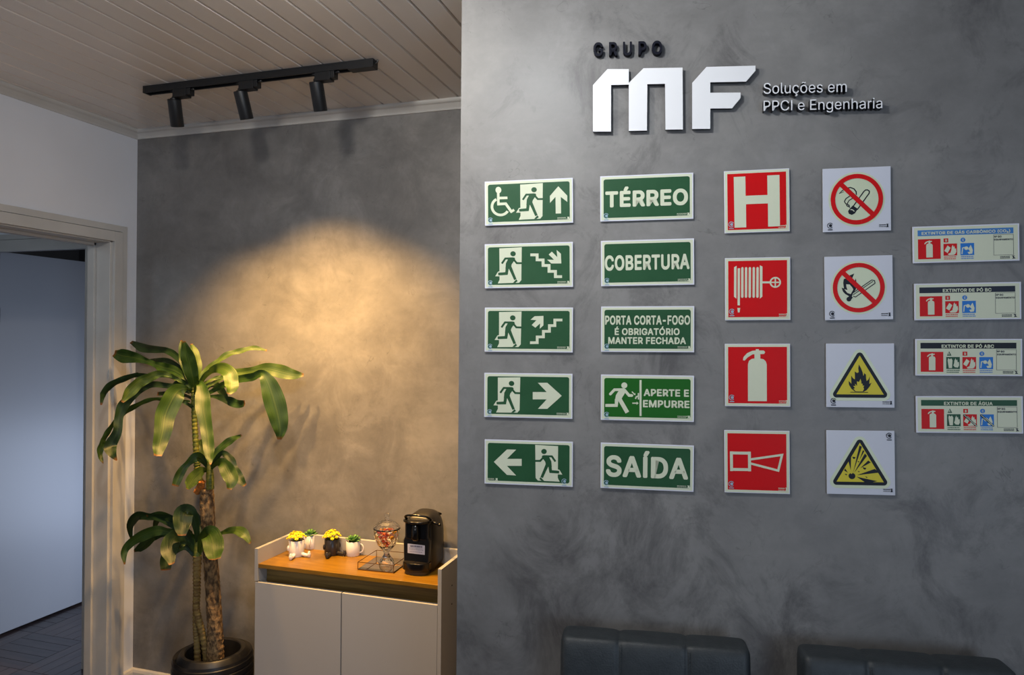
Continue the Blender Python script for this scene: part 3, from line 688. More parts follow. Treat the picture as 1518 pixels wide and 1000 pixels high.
prism('wall_letter', 'large white raised letter M with cut corners', 'letter', [ps([(60, 272), (128, 197), (228, 197), (228, 262), (228, 270), (145, 272), (145, 490), (60, 490)], OFF), ps([(228, 262), (297, 193), (480, 190), (482, 480), (400, 481), (398, 266), (315, 268), (313, 485), (228, 487)], OFF)], OFF, .010, LW, LD, 'big white letters')
prism('wall_letter', 'large white raised letter F with slanted arm ends', 'letter', [ps([(525, 262), (592, 187), (822, 181), (822, 205), (778, 256), (610, 259), (610, 308), (752, 307), (752, 333), (712, 381), (610, 382), (610, 477), (525, 478)], OFF)], OFF, .010, LW, LD, 'big white letters')
def word(txt, bl, br, tl, off, th, face, side, bold, labels, group, spacing=1.0):
    """fit raised letters of one line between three crop points; every letter becomes its own object"""
    V, Fc = glyphs(txt, bold, .5, spacing, 4)
    xs = [v[0] for v in V]; ys = [v[1] for v in V]; x0, x1, y0, y1 = min(xs), max(xs), min(ys), max(ys)
    A = Vector((*s_uv(on_s(*crop(*bl), off)), 0)); B = Vector((*s_uv(on_s(*crop(*br), off)), 0)); T = Vector((*s_uv(on_s(*crop(*tl), off)), 0))
    # islands by vertex connectivity, then merged when they overlap in x (accents and dots)
    par = list(range(len(V)))
    def find(a_):
        while par[a_] != a_: par[a_] = par[par[a_]]; a_ = par[a_]
        return a_
    for f in Fc:
        for i in f[1:]: par[find(i)] = find(f[0])
    isl = {}
    for i in range(len(V)): isl.setdefault(find(i), []).append(i)
    L = sorted([[min(V[i][0] for i in g), max(V[i][0] for i in g), g] for g in isl.values()], key=lambda q: q[0])
    merged = []
    for a_, b_, g in L:
        if merged and a_ < merged[-1][1]-.02: merged[-1][1] = max(merged[-1][1], b_); merged[-1][2] += g
        else: merged.append([a_, b_, list(g)])
    for n, (a_, b_, g) in enumerate(merged):
        idx = {q: k for k, q in enumerate(g)}; vv_ = []
        for q in g:
            x, y, z = V[q]; p = A+(B-A)*((x-x0)/(x1-x0))+(T-A)*((y-y0)/(y1-y0))
            vv_.append(s_pt(p.x, p.y, off+z-.5 if z > 0 else off-th))
        ff = [tuple(idx[i] for i in f) for f in Fc if f[0] in idx]
        o = obj('wall_letter', vv_, ff, face); o.data.materials.append(side)
        o.data.polygons.foreach_set('material_index', [0 if all(V[i][2] > 0 for i in f) else 1 for f in Fc if f[0] in idx])
        tag(o, labels(n, len(merged)), 'letter', group)
ORD = ['first', 'second', 'third', 'fourth', 'fifth', 'sixth', 'seventh', 'eighth', 'ninth', 'tenth', 'eleventh', 'twelfth', 'thirteenth', 'fourteenth', 'fifteenth', 'sixteenth']
word('GRUPO', (62, 136), (385, 128), (62, 72), .017, .015, NAVY, NAVY, .022, lambda n, t_: 'small navy raised letter %s of the word GRUPO above the big letters' % 'GRUPO'[min(n, 4)], 'navy letters', 1.35)
t1 = 'Soluçõesem'; t2 = 'PPCIeEngenharia'
word('Soluções em', (860, 327), (1250, 318), (860, 262), .020, .019, LW, LD, .0, lambda n, t_: 'small white raised letter %s, %s of the upper tagline row' % (t1[min(n, 9)], ORD[n]), 'tagline letters')
word('PPCI e Engenharia', (860, 407), (1417, 395), (860, 344), .020, .019, LW, LD, .0, lambda n, t_: 'small white raised letter %s, %s of the lower tagline row' % (t2[min(n, 14)], ORD[n]), 'tagline letters')

# ------------------------------------------------------------------ track lighting
TY = 2.232
tr_ = thing('track_rail', 'black track rail fixed to the white board ceiling', 'light rail', (-1.70, TY, CE))
XA, XB = -2.19+1.70, -1.215+1.70
mb = MB(); mb.box((XA, -.018, -.006), (XB, .018, 0)).box((XA, -.018, -.026), (XB, -.011, -.006)).box((XA, .011, -.026), (XB, .018, -.006)); mb.build('rail_body', BLACK, tr_, bevel=.001)
box('end_cap', (XA-.008, -.019, -.027), (XA, .019, 0), BLACK, tr_, .001); box('power_feed', (XB-.09, -.0185, -.030), (XB+.008, .0185, -.0), BLACK, tr_, .001)
mb = MB(); mb.add(*tube_vf([(XB+.008, 0, -.012), (XB+.016, 0, -.010), (XB+.018, 0, -.001)], .003, 8)); mb.build('feed_cable', BLACK, tr_)
EM = bpy.data.materials.new('lamp_glow'); EM.use_nodes = True
b_ = EM.node_tree.nodes['Principled BSDF']; b_.inputs['Emission Color'].default_value = (1, .75, .45, 1); b_.inputs['Emission Strength'].default_value = 3
LAMPS = [((258, 146.8), (262.9, 185.9), 255.6, 'black track spotlight nearest the left wall, above the plant'), ((356, 134.6), (365.9, 176), 353.5, 'middle black track spotlight, tilted the most'), ((468.3, 120.7), (475, 162.2), 466, 'black track spotlight at the right end of the rail')]
for i, (tp, bt, ax, lab) in enumerate(LAMPS):
    T = on_y(*tp, TY+.002); B = on_y(*bt, 2.268)
    d = (B-T).normalized(); L = .102
    t = thing('track_spotlight', lab, 'spotlight', (T.x, TY, CE-.026), 0, 'track spotlights'); O = Vector(t.location)
    xa = on_y(ax, 128, TY-.015).x-O.x
    mb = MB(); mb.box((xa, -.016, -.030), (xa+.062, .016, .002)).box((xa+.062, -.014, -.024), (xa+.078, .014, .002)); mb.build('adapter', BLACK, t, bevel=.0015)
    mb = MB(); mb.add(*tube_vf([(xa+.078, -.006, -.006), (xa+.092, -.012, -.006)], .0035, 8)).add(*sphere_vf((xa+.094, -.012, -.006), .005, 8, 6)).add(*tube_vf([(xa, -.008, -.004), (xa-.012, -.012, -.004)], .0025, 8)); mb.build('lock_lever', BLACK, t, smooth=True)
    jp = T-O
    mb = MB(); mb.add(*tube_vf([(jp.x, 0, -.030), (jp.x, 0, -.037)], .013, 20)).add(*tube_vf([(jp.x, 0, -.036), jp-Vector((0, 0, -.0))], .007, 12)).add(*sphere_vf(tuple(jp-d*.004), .0085, 12, 8)); mb.build('swivel_joint', BLACK, t, smooth=False)
    v, f = lathe_vf([(0, 0), (.0225, 0), (.0245, .002), (.0245, L-.002), (.0235, L), (.0205, L), (.0205, L-.018), (0, L-.018)], 36)
    M = Matrix.Translation(jp) @ d.to_track_quat('Z', 'Y').to_matrix().to_4x4()
    lc = MB().add(v, f, M).build('lamp_cylinder', BLACK, t, bevel=.0004)
    v, f = lathe_vf([(0, L-.0165), (.019, L-.0165)], 24); MB().add(v, f, M).build('lens', EM, lc)

# ------------------------------------------------------------------ sideboard
WZ = .740                         # height of the wood top
CXL, CXR, CYF, CYB = -1.828, -1.024, 2.424, 2.684
PT = .8005                        # height of the raised rim
cab = thing('sideboard', 'white sideboard with two doors and honey oak top inside a raised rim', 'cabinet', ((CXL+CXR)/2, (CYF+CYB)/2, 0)); O = cab.location.copy()
def cb(name, lo, hi, m, bev=.0008, parent=None, label=None): return box(name, tuple(lo[i]-O[i] for i in range(3)), tuple(hi[i]-O[i] for i in range(3)), m, parent or cab, bev, label)
tp = .015
mb = MB(); mb.box((CXL-O.x, CYF-O.y, .672), (CXL+tp-O.x, CYB-O.y, PT)).box((CXL-O.x, CYF+.019-O.y, 0), (CXL+tp-O.x, CYB-O.y, .672)); mb.build('side_panel', WHITE, cab, bevel=.0006)
cb('side_panel', (CXR-tp, CYF, 0), (CXR, CYB, PT), WHITE)
cb('back_panel', (CXL+tp, CYB-tp, .05), (CXR-tp, CYB, PT), WHITE)
cb('wood_top', (CXL+tp, CYF+.003, WZ-.016), (CXR-tp, CYB-tp, WZ), WOOD, .0008, label='honey oak top board')
cb('front_rail', (CXL+tp, CYF+.058, .60), (CXR-tp, CYF+.074, WZ-.016), WOODF, .0005, label='olive oak recessed rail')
cb('plinth', (CXL+tp, CYF+.04, 0), (CXR-tp, CYF+.055, .07), WHITE)
MX = on_y(505.9, 900, CYF).x
DT = .668
cb('cabinet_door', (CXL+.003, CYF, .06), (MX-.0022, CYF+.018, DT), WHITE, .001); cb('cabinet_door', (MX+.0022, CYF, .06), (CXR-tp-.001, CYF+.018, DT), WHITE, .001)
mb = MB()
for z in (.71, .64): mb.add(*tube_vf([(CXR-O.x, CYF+.10-O.y, z), (CXR+.0012-O.x, CYF+.10-O.y, z)], .003, 10))
mb.build('screw_cover', DARKGAP, cab)

# ------------------------------------------------------------------ things on the sideboard
def at_top(px, py): return on_z(px, py, WZ)
def succulent(parent, z, R, m):
    for ringn, (n, r, el, ln) in enumerate(((7, R*1.0, 22, 1), (6, R*.72, 44, .92), (4, R*.4, 68, .85))):
        for k in range(n):
            a = 2*math.pi*(k+.5*ringn)/n+random.uniform(-.15, .15); e = math.radians(el+random.uniform(-8, 8)); L = R*1.15*ln
            d = Vector((math.cos(a)*math.cos(e), math.sin(a)*math.cos(e), math.sin(e))); sd = Vector((-math.sin(a), math.cos(a), 0)); up = d.cross(sd)*-1
            V = []; Fc = []
            for i, (t_, w) in enumerate(((0, .25), (.35, .8), (.7, 1), (.9, .6), (1, .05))):
                c_ = d*(L*t_)+Vector((0, 0, z)); w_ = w*R*.34
                V += [c_-sd*w_, c_-up*w_*.35, c_+sd*w_, c_+up*w_*.30]
            for i in range(4):
                for q in range(4): Fc.append((i*4+q, i*4+(q+1) % 4, i*4+4+(q+1) % 4, i*4+4+q))
            Fc += [(3, 2, 1, 0), (16, 17, 18, 19)]
            obj('succulent_leaf', V, Fc, m, parent, True)
def cup_vf(R, H, n=40):
    return lathe_vf([(0, 0), (R*.93, 0), (R, .003), (R, H-.001), (R-.0012, H), (R-.003, H-.001), (R-.003, H-.008), (0, H-.008)], n)
def handle_vf(R, H, ang, r=.0028):
    P = []
    for k in range(13):
        q = math.pi*(k/12)-math.pi/2; P.append((R-.001+math.cos(q)*H*.30, 0, H*.52+math.sin(q)*H*.31))
    M = Matrix.Rotation(ang, 4, 'Z'); v, f = tube_vf(P, r, 8); return [M @ Vector(p) for p in v], f
def flowers(parent, z, R):
    for k in range(34):
        a = k*2.4; rr = R*math.sqrt((k+.5)/34)*1.08; h = z+.012+.022*(1-(rr/R/1.1)**2)+random.uniform(-.003, .004)
        c = Vector((rr*math.cos(a), rr*math.sin(a), h)); mb = MB()
        tl = Vector((math.cos(a)*rr/R*.9, math.sin(a)*rr/R*.9, 1)).normalized(); M = Matrix.Translation(c) @ tl.to_track_quat('Z', 'Y').to_matrix().to_4x4() @ Matrix.Rotation(random.random()*6, 4, 'Z')
        for lay_ in range(2):
            for p in range(7):
                q = p*math.pi*2/7+lay_*.45; r2 = .0088-.0028*lay_; w = .0030; up_ = .0016+.0022*lay_
                d = Vector((math.cos(q), math.sin(q), 0)); n_ = Vector((-d.y, d.x, 0))
                mb.add([(0, 0, 0), d*r2*.6+n_*w+Vector((0, 0, up_)), d*r2+Vector((0, 0, up_*1.6)), d*r2*.6-n_*w+Vector((0, 0, up_))], [(0, 3, 2, 1)], M)
        mb.add(*sphere_vf((0, 0, .002), .0022, 6, 4), M)
        mb.build('flower', YEL, parent)
    mb = MB()
    for k in range(26):
        a = random.uniform(0, 6.28); e = random.uniform(.5, 1.3); L = random.uniform(.010, .018); r0 = R*.6*random.random()
        b0 = Vector((r0*math.cos(a), r0*math.sin(a), z)); d = Vector((math.cos(a)*math.cos(e), math.sin(a)*math.cos(e), math.sin(e))); n_ = Vector((-math.sin(a), math.cos(a), 0))*.003
        mb.add([b0, b0+d*L*.5+n_, b0+d*L, b0+d*L*.5-n_], [(0, 1, 2, 3)])
    o = mb.build('foliage', mat('flower_foliage', (110, 140, 30), .5), parent); o['kind'] = 'stuff'
def soil_disc(R, z, parent): v, f = lathe_vf([(0, z+.001), (R-.0035, z-.0015)], 24); obj('soil', v, f, SOIL, parent)
def cup_pose(pxc, pyb, R):
    p = at_top(pxc, pyb); r = Vector((p.x, p.y, 0)).normalized(); return (p.x+r.x*R, p.y+r.y*R, WZ)
PX = 362
def legs(parent, R, m, H, face):
    # two stub legs with soles, stretched forward
    for i, (a, L) in enumerate(((face-.62, .028), (face+.62, .030))):
        M = Matrix.Rotation(a, 4, 'Z'); mb = MB()
        v, f = tube_vf(catmull([(R-.006, 0, .011), (R+L*.5, 0, .009), (R+L, 0, .009)], 4), [.0085-.0003*k for k in range(9)], 12); mb.add(v, f, M)
        mb.add(*sphere_vf((R+L+.003, 0, .0125), .0095, 14, 10, (.72, .85, 1.28)), M)
        mb.add(*sphere_vf((R+L+.003, 0, .022), .0052, 10, 8), M)
        mb.build('leg', m, parent, True)
    for i, a in enumerate((face-1.62, face+1.62)):
        M = Matrix.Rotation(a, 4, 'Z'); mb = MB(); mb.add(*sphere_vf((R+.002, 0, H*.52), .0115, 12, 8, (.45, .6, 1)), M); mb.build('arm', m, parent, True)
R1 = .0315
c1 = cup_pose(439.5, 826.5, R1); H1 = .066
g = thing('flower_cup', 'white cup with little legs holding yellow flowers, leftmost on the sideboard', 'planter', c1, 0, 'cup planters')
v, f = cup_vf(R1, H1); obj('cup', v, f, CERW, g, True); legs(g, R1, CERW, H1, -.72); flowers(g, H1-.004, R1); soil_disc(R1, H1-.006, g)
R2 = .0285
c2 = cup_pose(460.5, 814.5, R2); H2_ = .056
g = thing('succulent_mug', 'small white mug with green succulent behind the leftmost cup', 'planter', c2, 0, 'cup planters')
v, f = cup_vf(R2, H2_); obj('mug', v, f, CERW, g, True); v, f = handle_vf(R2, H2_, -1.12); obj('handle', v, f, CERW, g, True); soil_disc(R2, H2_-.006, g); succulent(g, H2_-.004, .030, LEAFG)
R3 = .0305
c3 = cup_pose(492, 824.5, R3)
g = thing('flower_cup', 'charcoal cup with little legs holding yellow flowers', 'planter', c3, 0, 'cup planters')
v, f = cup_vf(R3, H1); obj('cup', v, f, CERB, g, True); legs(g, R3, CERB, H1, -.72); flowers(g, H1-.004, R3); soil_disc(R3, H1-.006, g)
R4 = .0285
c4 = cup_pose(523.3, 825.5, R4)
g = thing('succulent_mug', 'small white mug with green succulent between dark cup and wire tray', 'planter', c4, 0, 'cup planters')
v, f = cup_vf(R4, .060); obj('mug', v, f, CERW, g, True); v, f = handle_vf(R4, .060, .12); obj('handle', v, f, CERW, g, True); soil_disc(R4, .054, g); succulent(g, .056, .032, LEAFG)

# wire tray with mirror base
A = at_top(530.5, 844.2); Bf = at_top(583.5, 849.4); D = at_top(564, 824.6); D.y = min(D.y, 2.655)
ed = (Bf-A); wv = ed.length; ed.normalize(); sd = Vector((-ed.y, ed.x, 0)); Ld = (D-A).length
t = thing('wire_tray', 'brass wire tray with mirrored base under the crystal jar', 'tray', (A.x, A.y, WZ), math.atan2(ed.y, ed.x)); Ld = min(Ld, .165)
box('mirror_base', (.001, .001, .0), (wv-.001, Ld-.001, .004), MIRROR, t, .0004)
mb = MB()
for z in (.0025, .030):
    loop = [(0, 0, z), (wv, 0, z), (wv, Ld, z), (0, Ld, z)]
    for i in range(4): mb.add(*tube_vf([loop[i], loop[(i+1) % 4]], .0013, 6))
mb.build('wire_rail', GOLD, t)
for x, y in ((0, 0), (wv, 0), (wv, Ld), (0, Ld)): MB().add(*tube_vf([(x, y, 0), (x, y, .030)], .0013, 6)).build('wire_post', GOLD, t)
# crystal jar with sweets
jc = at_top(573, 840); jr = Vector((jc.x, jc.y, 0)).normalized(); jc = Vector((jc.x+jr.x*.028, jc.y+jr.y*.028, WZ+.0045))
jar = thing('crystal_jar', 'faceted crystal jar with domed lid and ball finial on the wire tray', 'jar', jc)
out = [(.0, 0), (.030, 0), (.031, .006), (.026, .018), (.013, .034), (.010, .042), (.016, .052), (.034, .074), (.047, .098), (.052, .120), (.051, .138)]
inn = [(.047, .138), (.048, .120), (.043, .099), (.030, .077), (.012, .060), (0, .057)]
def facet(prof, n=14):
    v = []; f = []
    for i, (r, z) in enumerate(prof):
        for k in range(n): q = 2*math.pi*(k+.5*(i % 2))/n; v.append((r*math.cos(q), r*math.sin(q), z))
    for i in range(len(prof)-1):
        for k in range(n):
            a, b = i*n+k, i*n+(k+1) % n; c_, d_ = (i+1)*n+k, (i+1)*n+(k+1) % n
            if i % 2 == 0: f += [(a, b, c_), (b, d_, c_)]
            else: f += [(a, d_, c_), (a, b, d_)]
    return v, f
v, f = facet(out+inn); obj('bowl', v, f, GLASS, jar)
lid = [(.0545, .139), (.053, .146), (.040, .160), (.022, .170), (.010, .171), (.006, .174), (.0095, .179), (.0065, .184), (.0105, .190), (.0105, .196), (.006, .201), (.0, .203)]
lin_ = [(0, .168), (.020, .165), (.037, .156), (.049, .1425), (.0545, .139)]
v, f = facet(lid); v2, f2 = facet(lin_); MB().add(v, f).add(v2, f2).build('lid', GLASS, jar)
CM = [mat('orange_wrapper', (226, 92, 14), .3), mat('red_wrapper', (190, 24, 16), .3), mat('gold_wrapper', (226, 160, 40), .3, .3), mat('clear_wrapper', (230, 214, 190), .25)]
CL = ['orange wrapped sweet inside the crystal jar', 'red wrapped sweet inside the crystal jar', 'gold wrapped sweet inside the crystal jar', 'pale wrapped sweet inside the crystal jar']
kk = 0
for lay, (z, rr, n) in enumerate(((.070, .0, 1), (.080, .013, 4), (.094, .026, 8), (.106, .012, 4), (.110, .034, 10), (.120, .018, 6), (.127, .034, 9), (.135, .012, 4))):
    for k in range(n):
        q = 2*math.pi*k/n+lay*.7; ci = (kk*7+lay) % 4
        mb = MB(); v, f = sphere_vf((0, 0, 0), .0062, 8, 6, (1.25, .8, .8)); mb.add(v, f)
        mb.add([(.006, 0, 0), (.0115, .004, .002), (.0115, -.004, -.001), (-.006, 0, 0), (-.0115, .004, -.001), (-.0115, -.004, .002)], [(0, 1, 2), (3, 5, 4)])
        o = mb.build('wrapped_candy', CM[ci], None, True); o.location = jc+Vector((rr*.88*math.cos(q), rr*.88*math.sin(q), z)); o.rotation_euler = (random.uniform(-.6, .6), random.uniform(-.6, .6), random.uniform(0, 6))
        tag(o, CL[ci], 'candy', 'sweets in the crystal jar, '+CL[ci].split()[0]); kk += 1

# coffee machine
mf = at_top(617.5, 855); cmx = on_y(617.5, 850, mf.y+.02).x
cmx -= .006
cm = thing('coffee_machine', 'black capsule coffee machine with white sticker at the right of the sideboard', 'coffee machine', (cmx, mf.y, WZ), math.radians(3)); cm.scale = (1.17, 1, 1.0)
PERF = mat('black_perforated_plastic', (14, 14, 15), .35); b = PERF.node_tree.nodes['Principled BSDF']
tc = nd(PERF, 'ShaderNodeTexCoord'); vo = nd(PERF, 'ShaderNodeTexVoronoi', i_Scale=330.0); vo.inputs['Randomness'].default_value = 0.0
rp = nd(PERF, 'ShaderNodeValToRGB'); rp.color_ramp.elements[0].color = lin((74, 72, 70)); rp.color_ramp.elements[0].position = .25; rp.color_ramp.elements[1].color = lin((14, 14, 15)); rp.color_ramp.elements[1].position = .35
lk(PERF, tc.outputs['Object'], vo.inputs['Vector']); lk(PERF, vo.outputs['Distance'], rp.inputs[0]); lk(PERF, rp.outputs[0], b.inputs['Base Color'])
def loft(secs, n=28):
    """secs: (y, half width, z low, z high, corner exponent)"""
    v = []; f = []
    for y, hw, z0, z1, ex in secs:
        for k in range(n):
            q = 2*math.pi*k/n; cx, sx = math.cos(q), math.sin(q)
            px_ = math.copysign(abs(cx)**(2/ex), cx)*hw; zt = math.copysign(abs(sx)**(2/ex), sx)
            if zt < 0: zt = math.copysign(min(1, abs(zt)**.35), zt); 
            v.append((px_, y, (z0+z1)/2+zt*(z1-z0)/2))
    for i in range(len(secs)-1):
        for k in range(n): f.append((i*n+k, i*n+(k+1) % n, (i+1)*n+(k+1) % n, (i+1)*n+k))
    f += [tuple(range(n-1, -1, -1)), tuple((len(secs)-1)*n+k for k in range(n))]
    return v, f
v, f = loft([(.052, .043, .0, .205, 5), (.062, .050, .0, .214, 4.5), (.10, .0525, .0, .222, 3.6), (.14, .0535, .0, .226, 3), (.17, .052, .0, .218, 2.8), (.186, .044, .02, .19, 2.8), (.19, .030, .04, .16, 2.6)], 40)
MB().add(v, f).build('body', BLACK3, cm, True)
# front face block with slight waist
fr = [(-.044, .045), (-.046, .125), (-.0405, .140), (-.0405, .196), (.0405, .196), (.0405, .140), (.046, .125), (.044, .045)]
n = len(fr); v = [(x, .032, z) for x, z in fr]+[(x, .075, z) for x, z in fr]; f = [tuple(range(n))[::-1], tuple(range(n, 2*n))]+[(i, (i+1) % n, (i+1) % n+n, i+n) for i in range(n)]
MB().add(v, f).build('front_panel', PERF, cm, bevel=.004)
box('face_inset', (-.036, .0295, .132), (.036, .034, .194), BLACK2, cm, .002)
v, f = loft([(.012, .009, .135, .192, 2.6), (.018, .0125, .128, .194, 2.6), (.036, .0135, .120, .195, 2.6)], 20); MB().add(v, f).build('coffee_spout', BLACK2, cm, True)
v, f = lathe_vf([(0, 0), (.048, 0), (.050, .002), (.050, .007), (.047, .009), (0, .009)], 40); M = Matrix.Translation((0, .050, .196)) @ Matrix.Diagonal((1, .92, 1, 1)); MB().add(v, f, M).build('cap_plate', BLACK2, cm, True)
P = [(-.043, .055, .205), (-.042, .040, .214), (-.030, .030, .222), (0, .024, .226), (.030, .030, .222), (.042, .040, .214), (.043, .055, .205)]
v, f = tube_vf(catmull(P, 4), .0042, 10); MB().add(v, f).build('lever', BLACK2, cm, True)
MB().add(*tube_vf([(.045, .055, .198), (.072, .050, .190)], .0045, 10)).add(*sphere_vf((.074, .050, .189), .0062, 10, 8)).build('lever_pivot', BLACK2, cm, True)
# drip tray and foot
def half_disc(R, y0, y1, z0, z1, n=20):
    pts = [(R*math.cos(math.pi+math.pi*k/n), y0+.62*R*math.sin(math.pi+math.pi*k/n)) for k in range(n+1)]+[(R, y1), (-R, y1)]
    m_ = len(pts); v = [(x, y, z0) for x, y in pts]+[(x, y, z1) for x, y in pts]
    return v, [tuple(range(m_))[::-1], tuple(range(m_, 2*m_))]+[(i, (i+1) % m_, (i+1) % m_+m_, i+m_) for i in range(m_)]
v, f = half_disc(.046, .034, .055, .016, .046); MB().add(v, f).build('drip_tray', BLACK2, cm, bevel=.003)
v, f = half_disc(.043, .034, .040, .0462, .0482); MB().add(v, f).build('drip_grid', BLACK3, cm); box('grid_slot', (-.0018, .006, .0483), (.0018, .036, .0490), PRB, cm)
v, f = half_disc(.040, .036, .12, 0, .015); MB().add(v, f).build('base_foot', mat('olive_black', (52, 46, 34), .4), cm, bevel=.002)
st_ = obj('sticker', [(-.030, .0312, .078), (.030, .0312, .076), (.030, .0312, .112), (-.030, .0312, .114)], [(0, 1, 2, 3)], mat('sticker_white', (206, 206, 222), .5), cm)
bars = []; x = -.021
while x < .021: w = random.choice((.0006, .0010, .0016)); bars.append([(x, .0309, .102), (x+w, .0309, .102), (x+w, .0309, .109), (x, .0309, .109)]); x += w+random.choice((.0006, .0010))
for zz in (.097, .092, .084):
    x = -.024
    while x < .022: w = random.uniform(.002, .005); bars.append([(x, .0309, zz), (x+w, .0309, zz), (x+w, .0309, zz+.0014), (x, .0309, zz+.0014)]); x += w+.0015
MB()
mb = MB(); [mb.add(q, [(0, 1, 2, 3)]) for q in bars]; mb.build('sticker_print', mat('print_purple', (70, 64, 96), .5), st_)
mb = MB(); mb.add(*sphere_vf((.0, .175, .20), .01, 12, 8, (4.4, .9, 1))); mb.build('tank_lid', BLACK2, cm, True)

# ------------------------------------------------------------------ plant in its pot
PC = on_y(316, 962, 2.46)
pt_h = PC.z
pot = thing('plant_pot', 'round black ribbed plastic pot standing on the floor in the corner', 'pot', (PC.x, PC.y, 0))
QS = .1585/.1925
prof = [(0, 0), (.125, 0), (.135, .01), (.165, .12), (.185, .22)]
z = .22
for k in range(5):
    z0 = .20+k*.026; r0 = .187+.004*math.sin((k+.5)/5*3.14); prof += [(r0-.002, z0), (r0+.0015, z0+.003), (r0+.0015, z0+.021), (r0-.002, z0+.024)]
prof += [(.184, .340), (.170, pt_h-.022), (.156, pt_h-.004), (.150, pt_h), (.134, pt_h), (.130, pt_h-.004), (.126, pt_h-.03), (.118, pt_h-.10), (0, pt_h-.10)]
prof = [(a_*QS, b_) for a_, b_ in prof]
v, f = lathe_vf(prof, 64); po = obj('pot_body', v, f, POTM, pot, False)
po.data.polygons.foreach_set('use_smooth', [True]*len(po.data.polygons)); mm = po.modifiers.new('split', 'EDGE_SPLIT'); mm.split_angle = math.radians(28)
v, f = lathe_vf([(0, pt_h-.085), (.118*QS, pt_h-.09)], 40); obj('soil', v, f, SOIL, po)
pl = thing('dragon_plant', 'tall dracaena with drooping green leaves and three bare canes in the black pot', 'plant', (PC.x, PC.y, pt_h-.09)); PO = pl.location.copy()
BARK = varied('cane_bark', (160, 128, 86), (84, 64, 42), 70, .8, 1.0, stretch=(1, 1, .6), lo=.4, hi=.6, bscale=90); BARK2 = varied('young_cane_bark', (140, 120, 66), (108, 84, 46), 30, .7, .5, stretch=(1, 1, 2.5), bscale=50)
STEMG = varied('green_stem', (74, 92, 26), (120, 120, 44), 20, .5, .4, stretch=(1, 1, 6), bscale=30); CUT = mat('cut_wood', (196, 120, 50), .8)
z1 = lambda x, y: (x/4.347+130, y/4.347+490)
z2 = lambda x, y: (x/3.226+130, y/3.226+690)
def cane(name, pts, conv, Ys, rads, m, ringed=False, rough=.0):
    P = [on_y(*conv(*p), Ys[i]+.11) for i, p in enumerate(pts)]
    Q = [tuple(p)+(rads[i]/F*(p-EYE).dot(FWD)/ (4.347 if conv is z1 else 3.226),) for i, p in enumerate(P)]
    S_ = catmull(Q, 14); out = []; rr = []
    for i, q in enumerate(S_):
        r = q[3]
        if ringed: r *= 1+(.16 if i % 3 == 0 else -.04)
        rr.append(r*(1+random.uniform(-rough, rough))); out.append(Vector(q[:3])-PO)
    v, f = tube_vf(out, rr, 14)
    if rough: v = [p+Vector((random.uniform(-1, 1), random.uniform(-1, 1), random.uniform(-1, 1)))*.0012 for p in v]
    return obj(name, v, f, m, pl, True)
zs = 2.36
cane('cane', [(570, 110), (572, 200), (580, 340), (590, 480), (600, 620), (608, 760), (610, 850), (612, 945)], z2, [2.36]*8, [30, 33, 32, 33, 34, 35, 38, 40], BARK, rough=.05)
cane('cane', [(525, 430), (522, 520), (522, 600), (520, 680), (535, 750), (555, 830), (570, 945)], z2, [2.30, 2.30, 2.31, 2.32, 2.33, 2.34, 2.35], [19, 17, 16, 15, 15, 15, 15], BARK2, True)
cane('cane', [(516, 620), (516, 700), (518, 780), (522, 850), (526, 945)], z2, [2.345]*5, [10, 13, 14, 14, 15], BARK2, True)
cane('cane_stub', [(520, 128), (538, 105), (546, 75)], z2, [2.345, 2.345, 2.34], [14, 18, 16], CUT, rough=.08, )
cane('leaf_stem', [(690, 330), (686, 430), (688, 560), (694, 680), (700, 800), (706, 870), (722, 985)], z1, [2.345]*7, [13, 18, 17, 18, 18, 20, 22], STEMG, True)
cane('leaf_stem', [(783, 850), (788, 930), (790, 1020)], z1, [2.35]*3, [14, 24, 24], STEMG)
cane('leaf_stem', [(524, 350), (524, 440)], z2, [2.30, 2.30], [12, 18], STEMG)
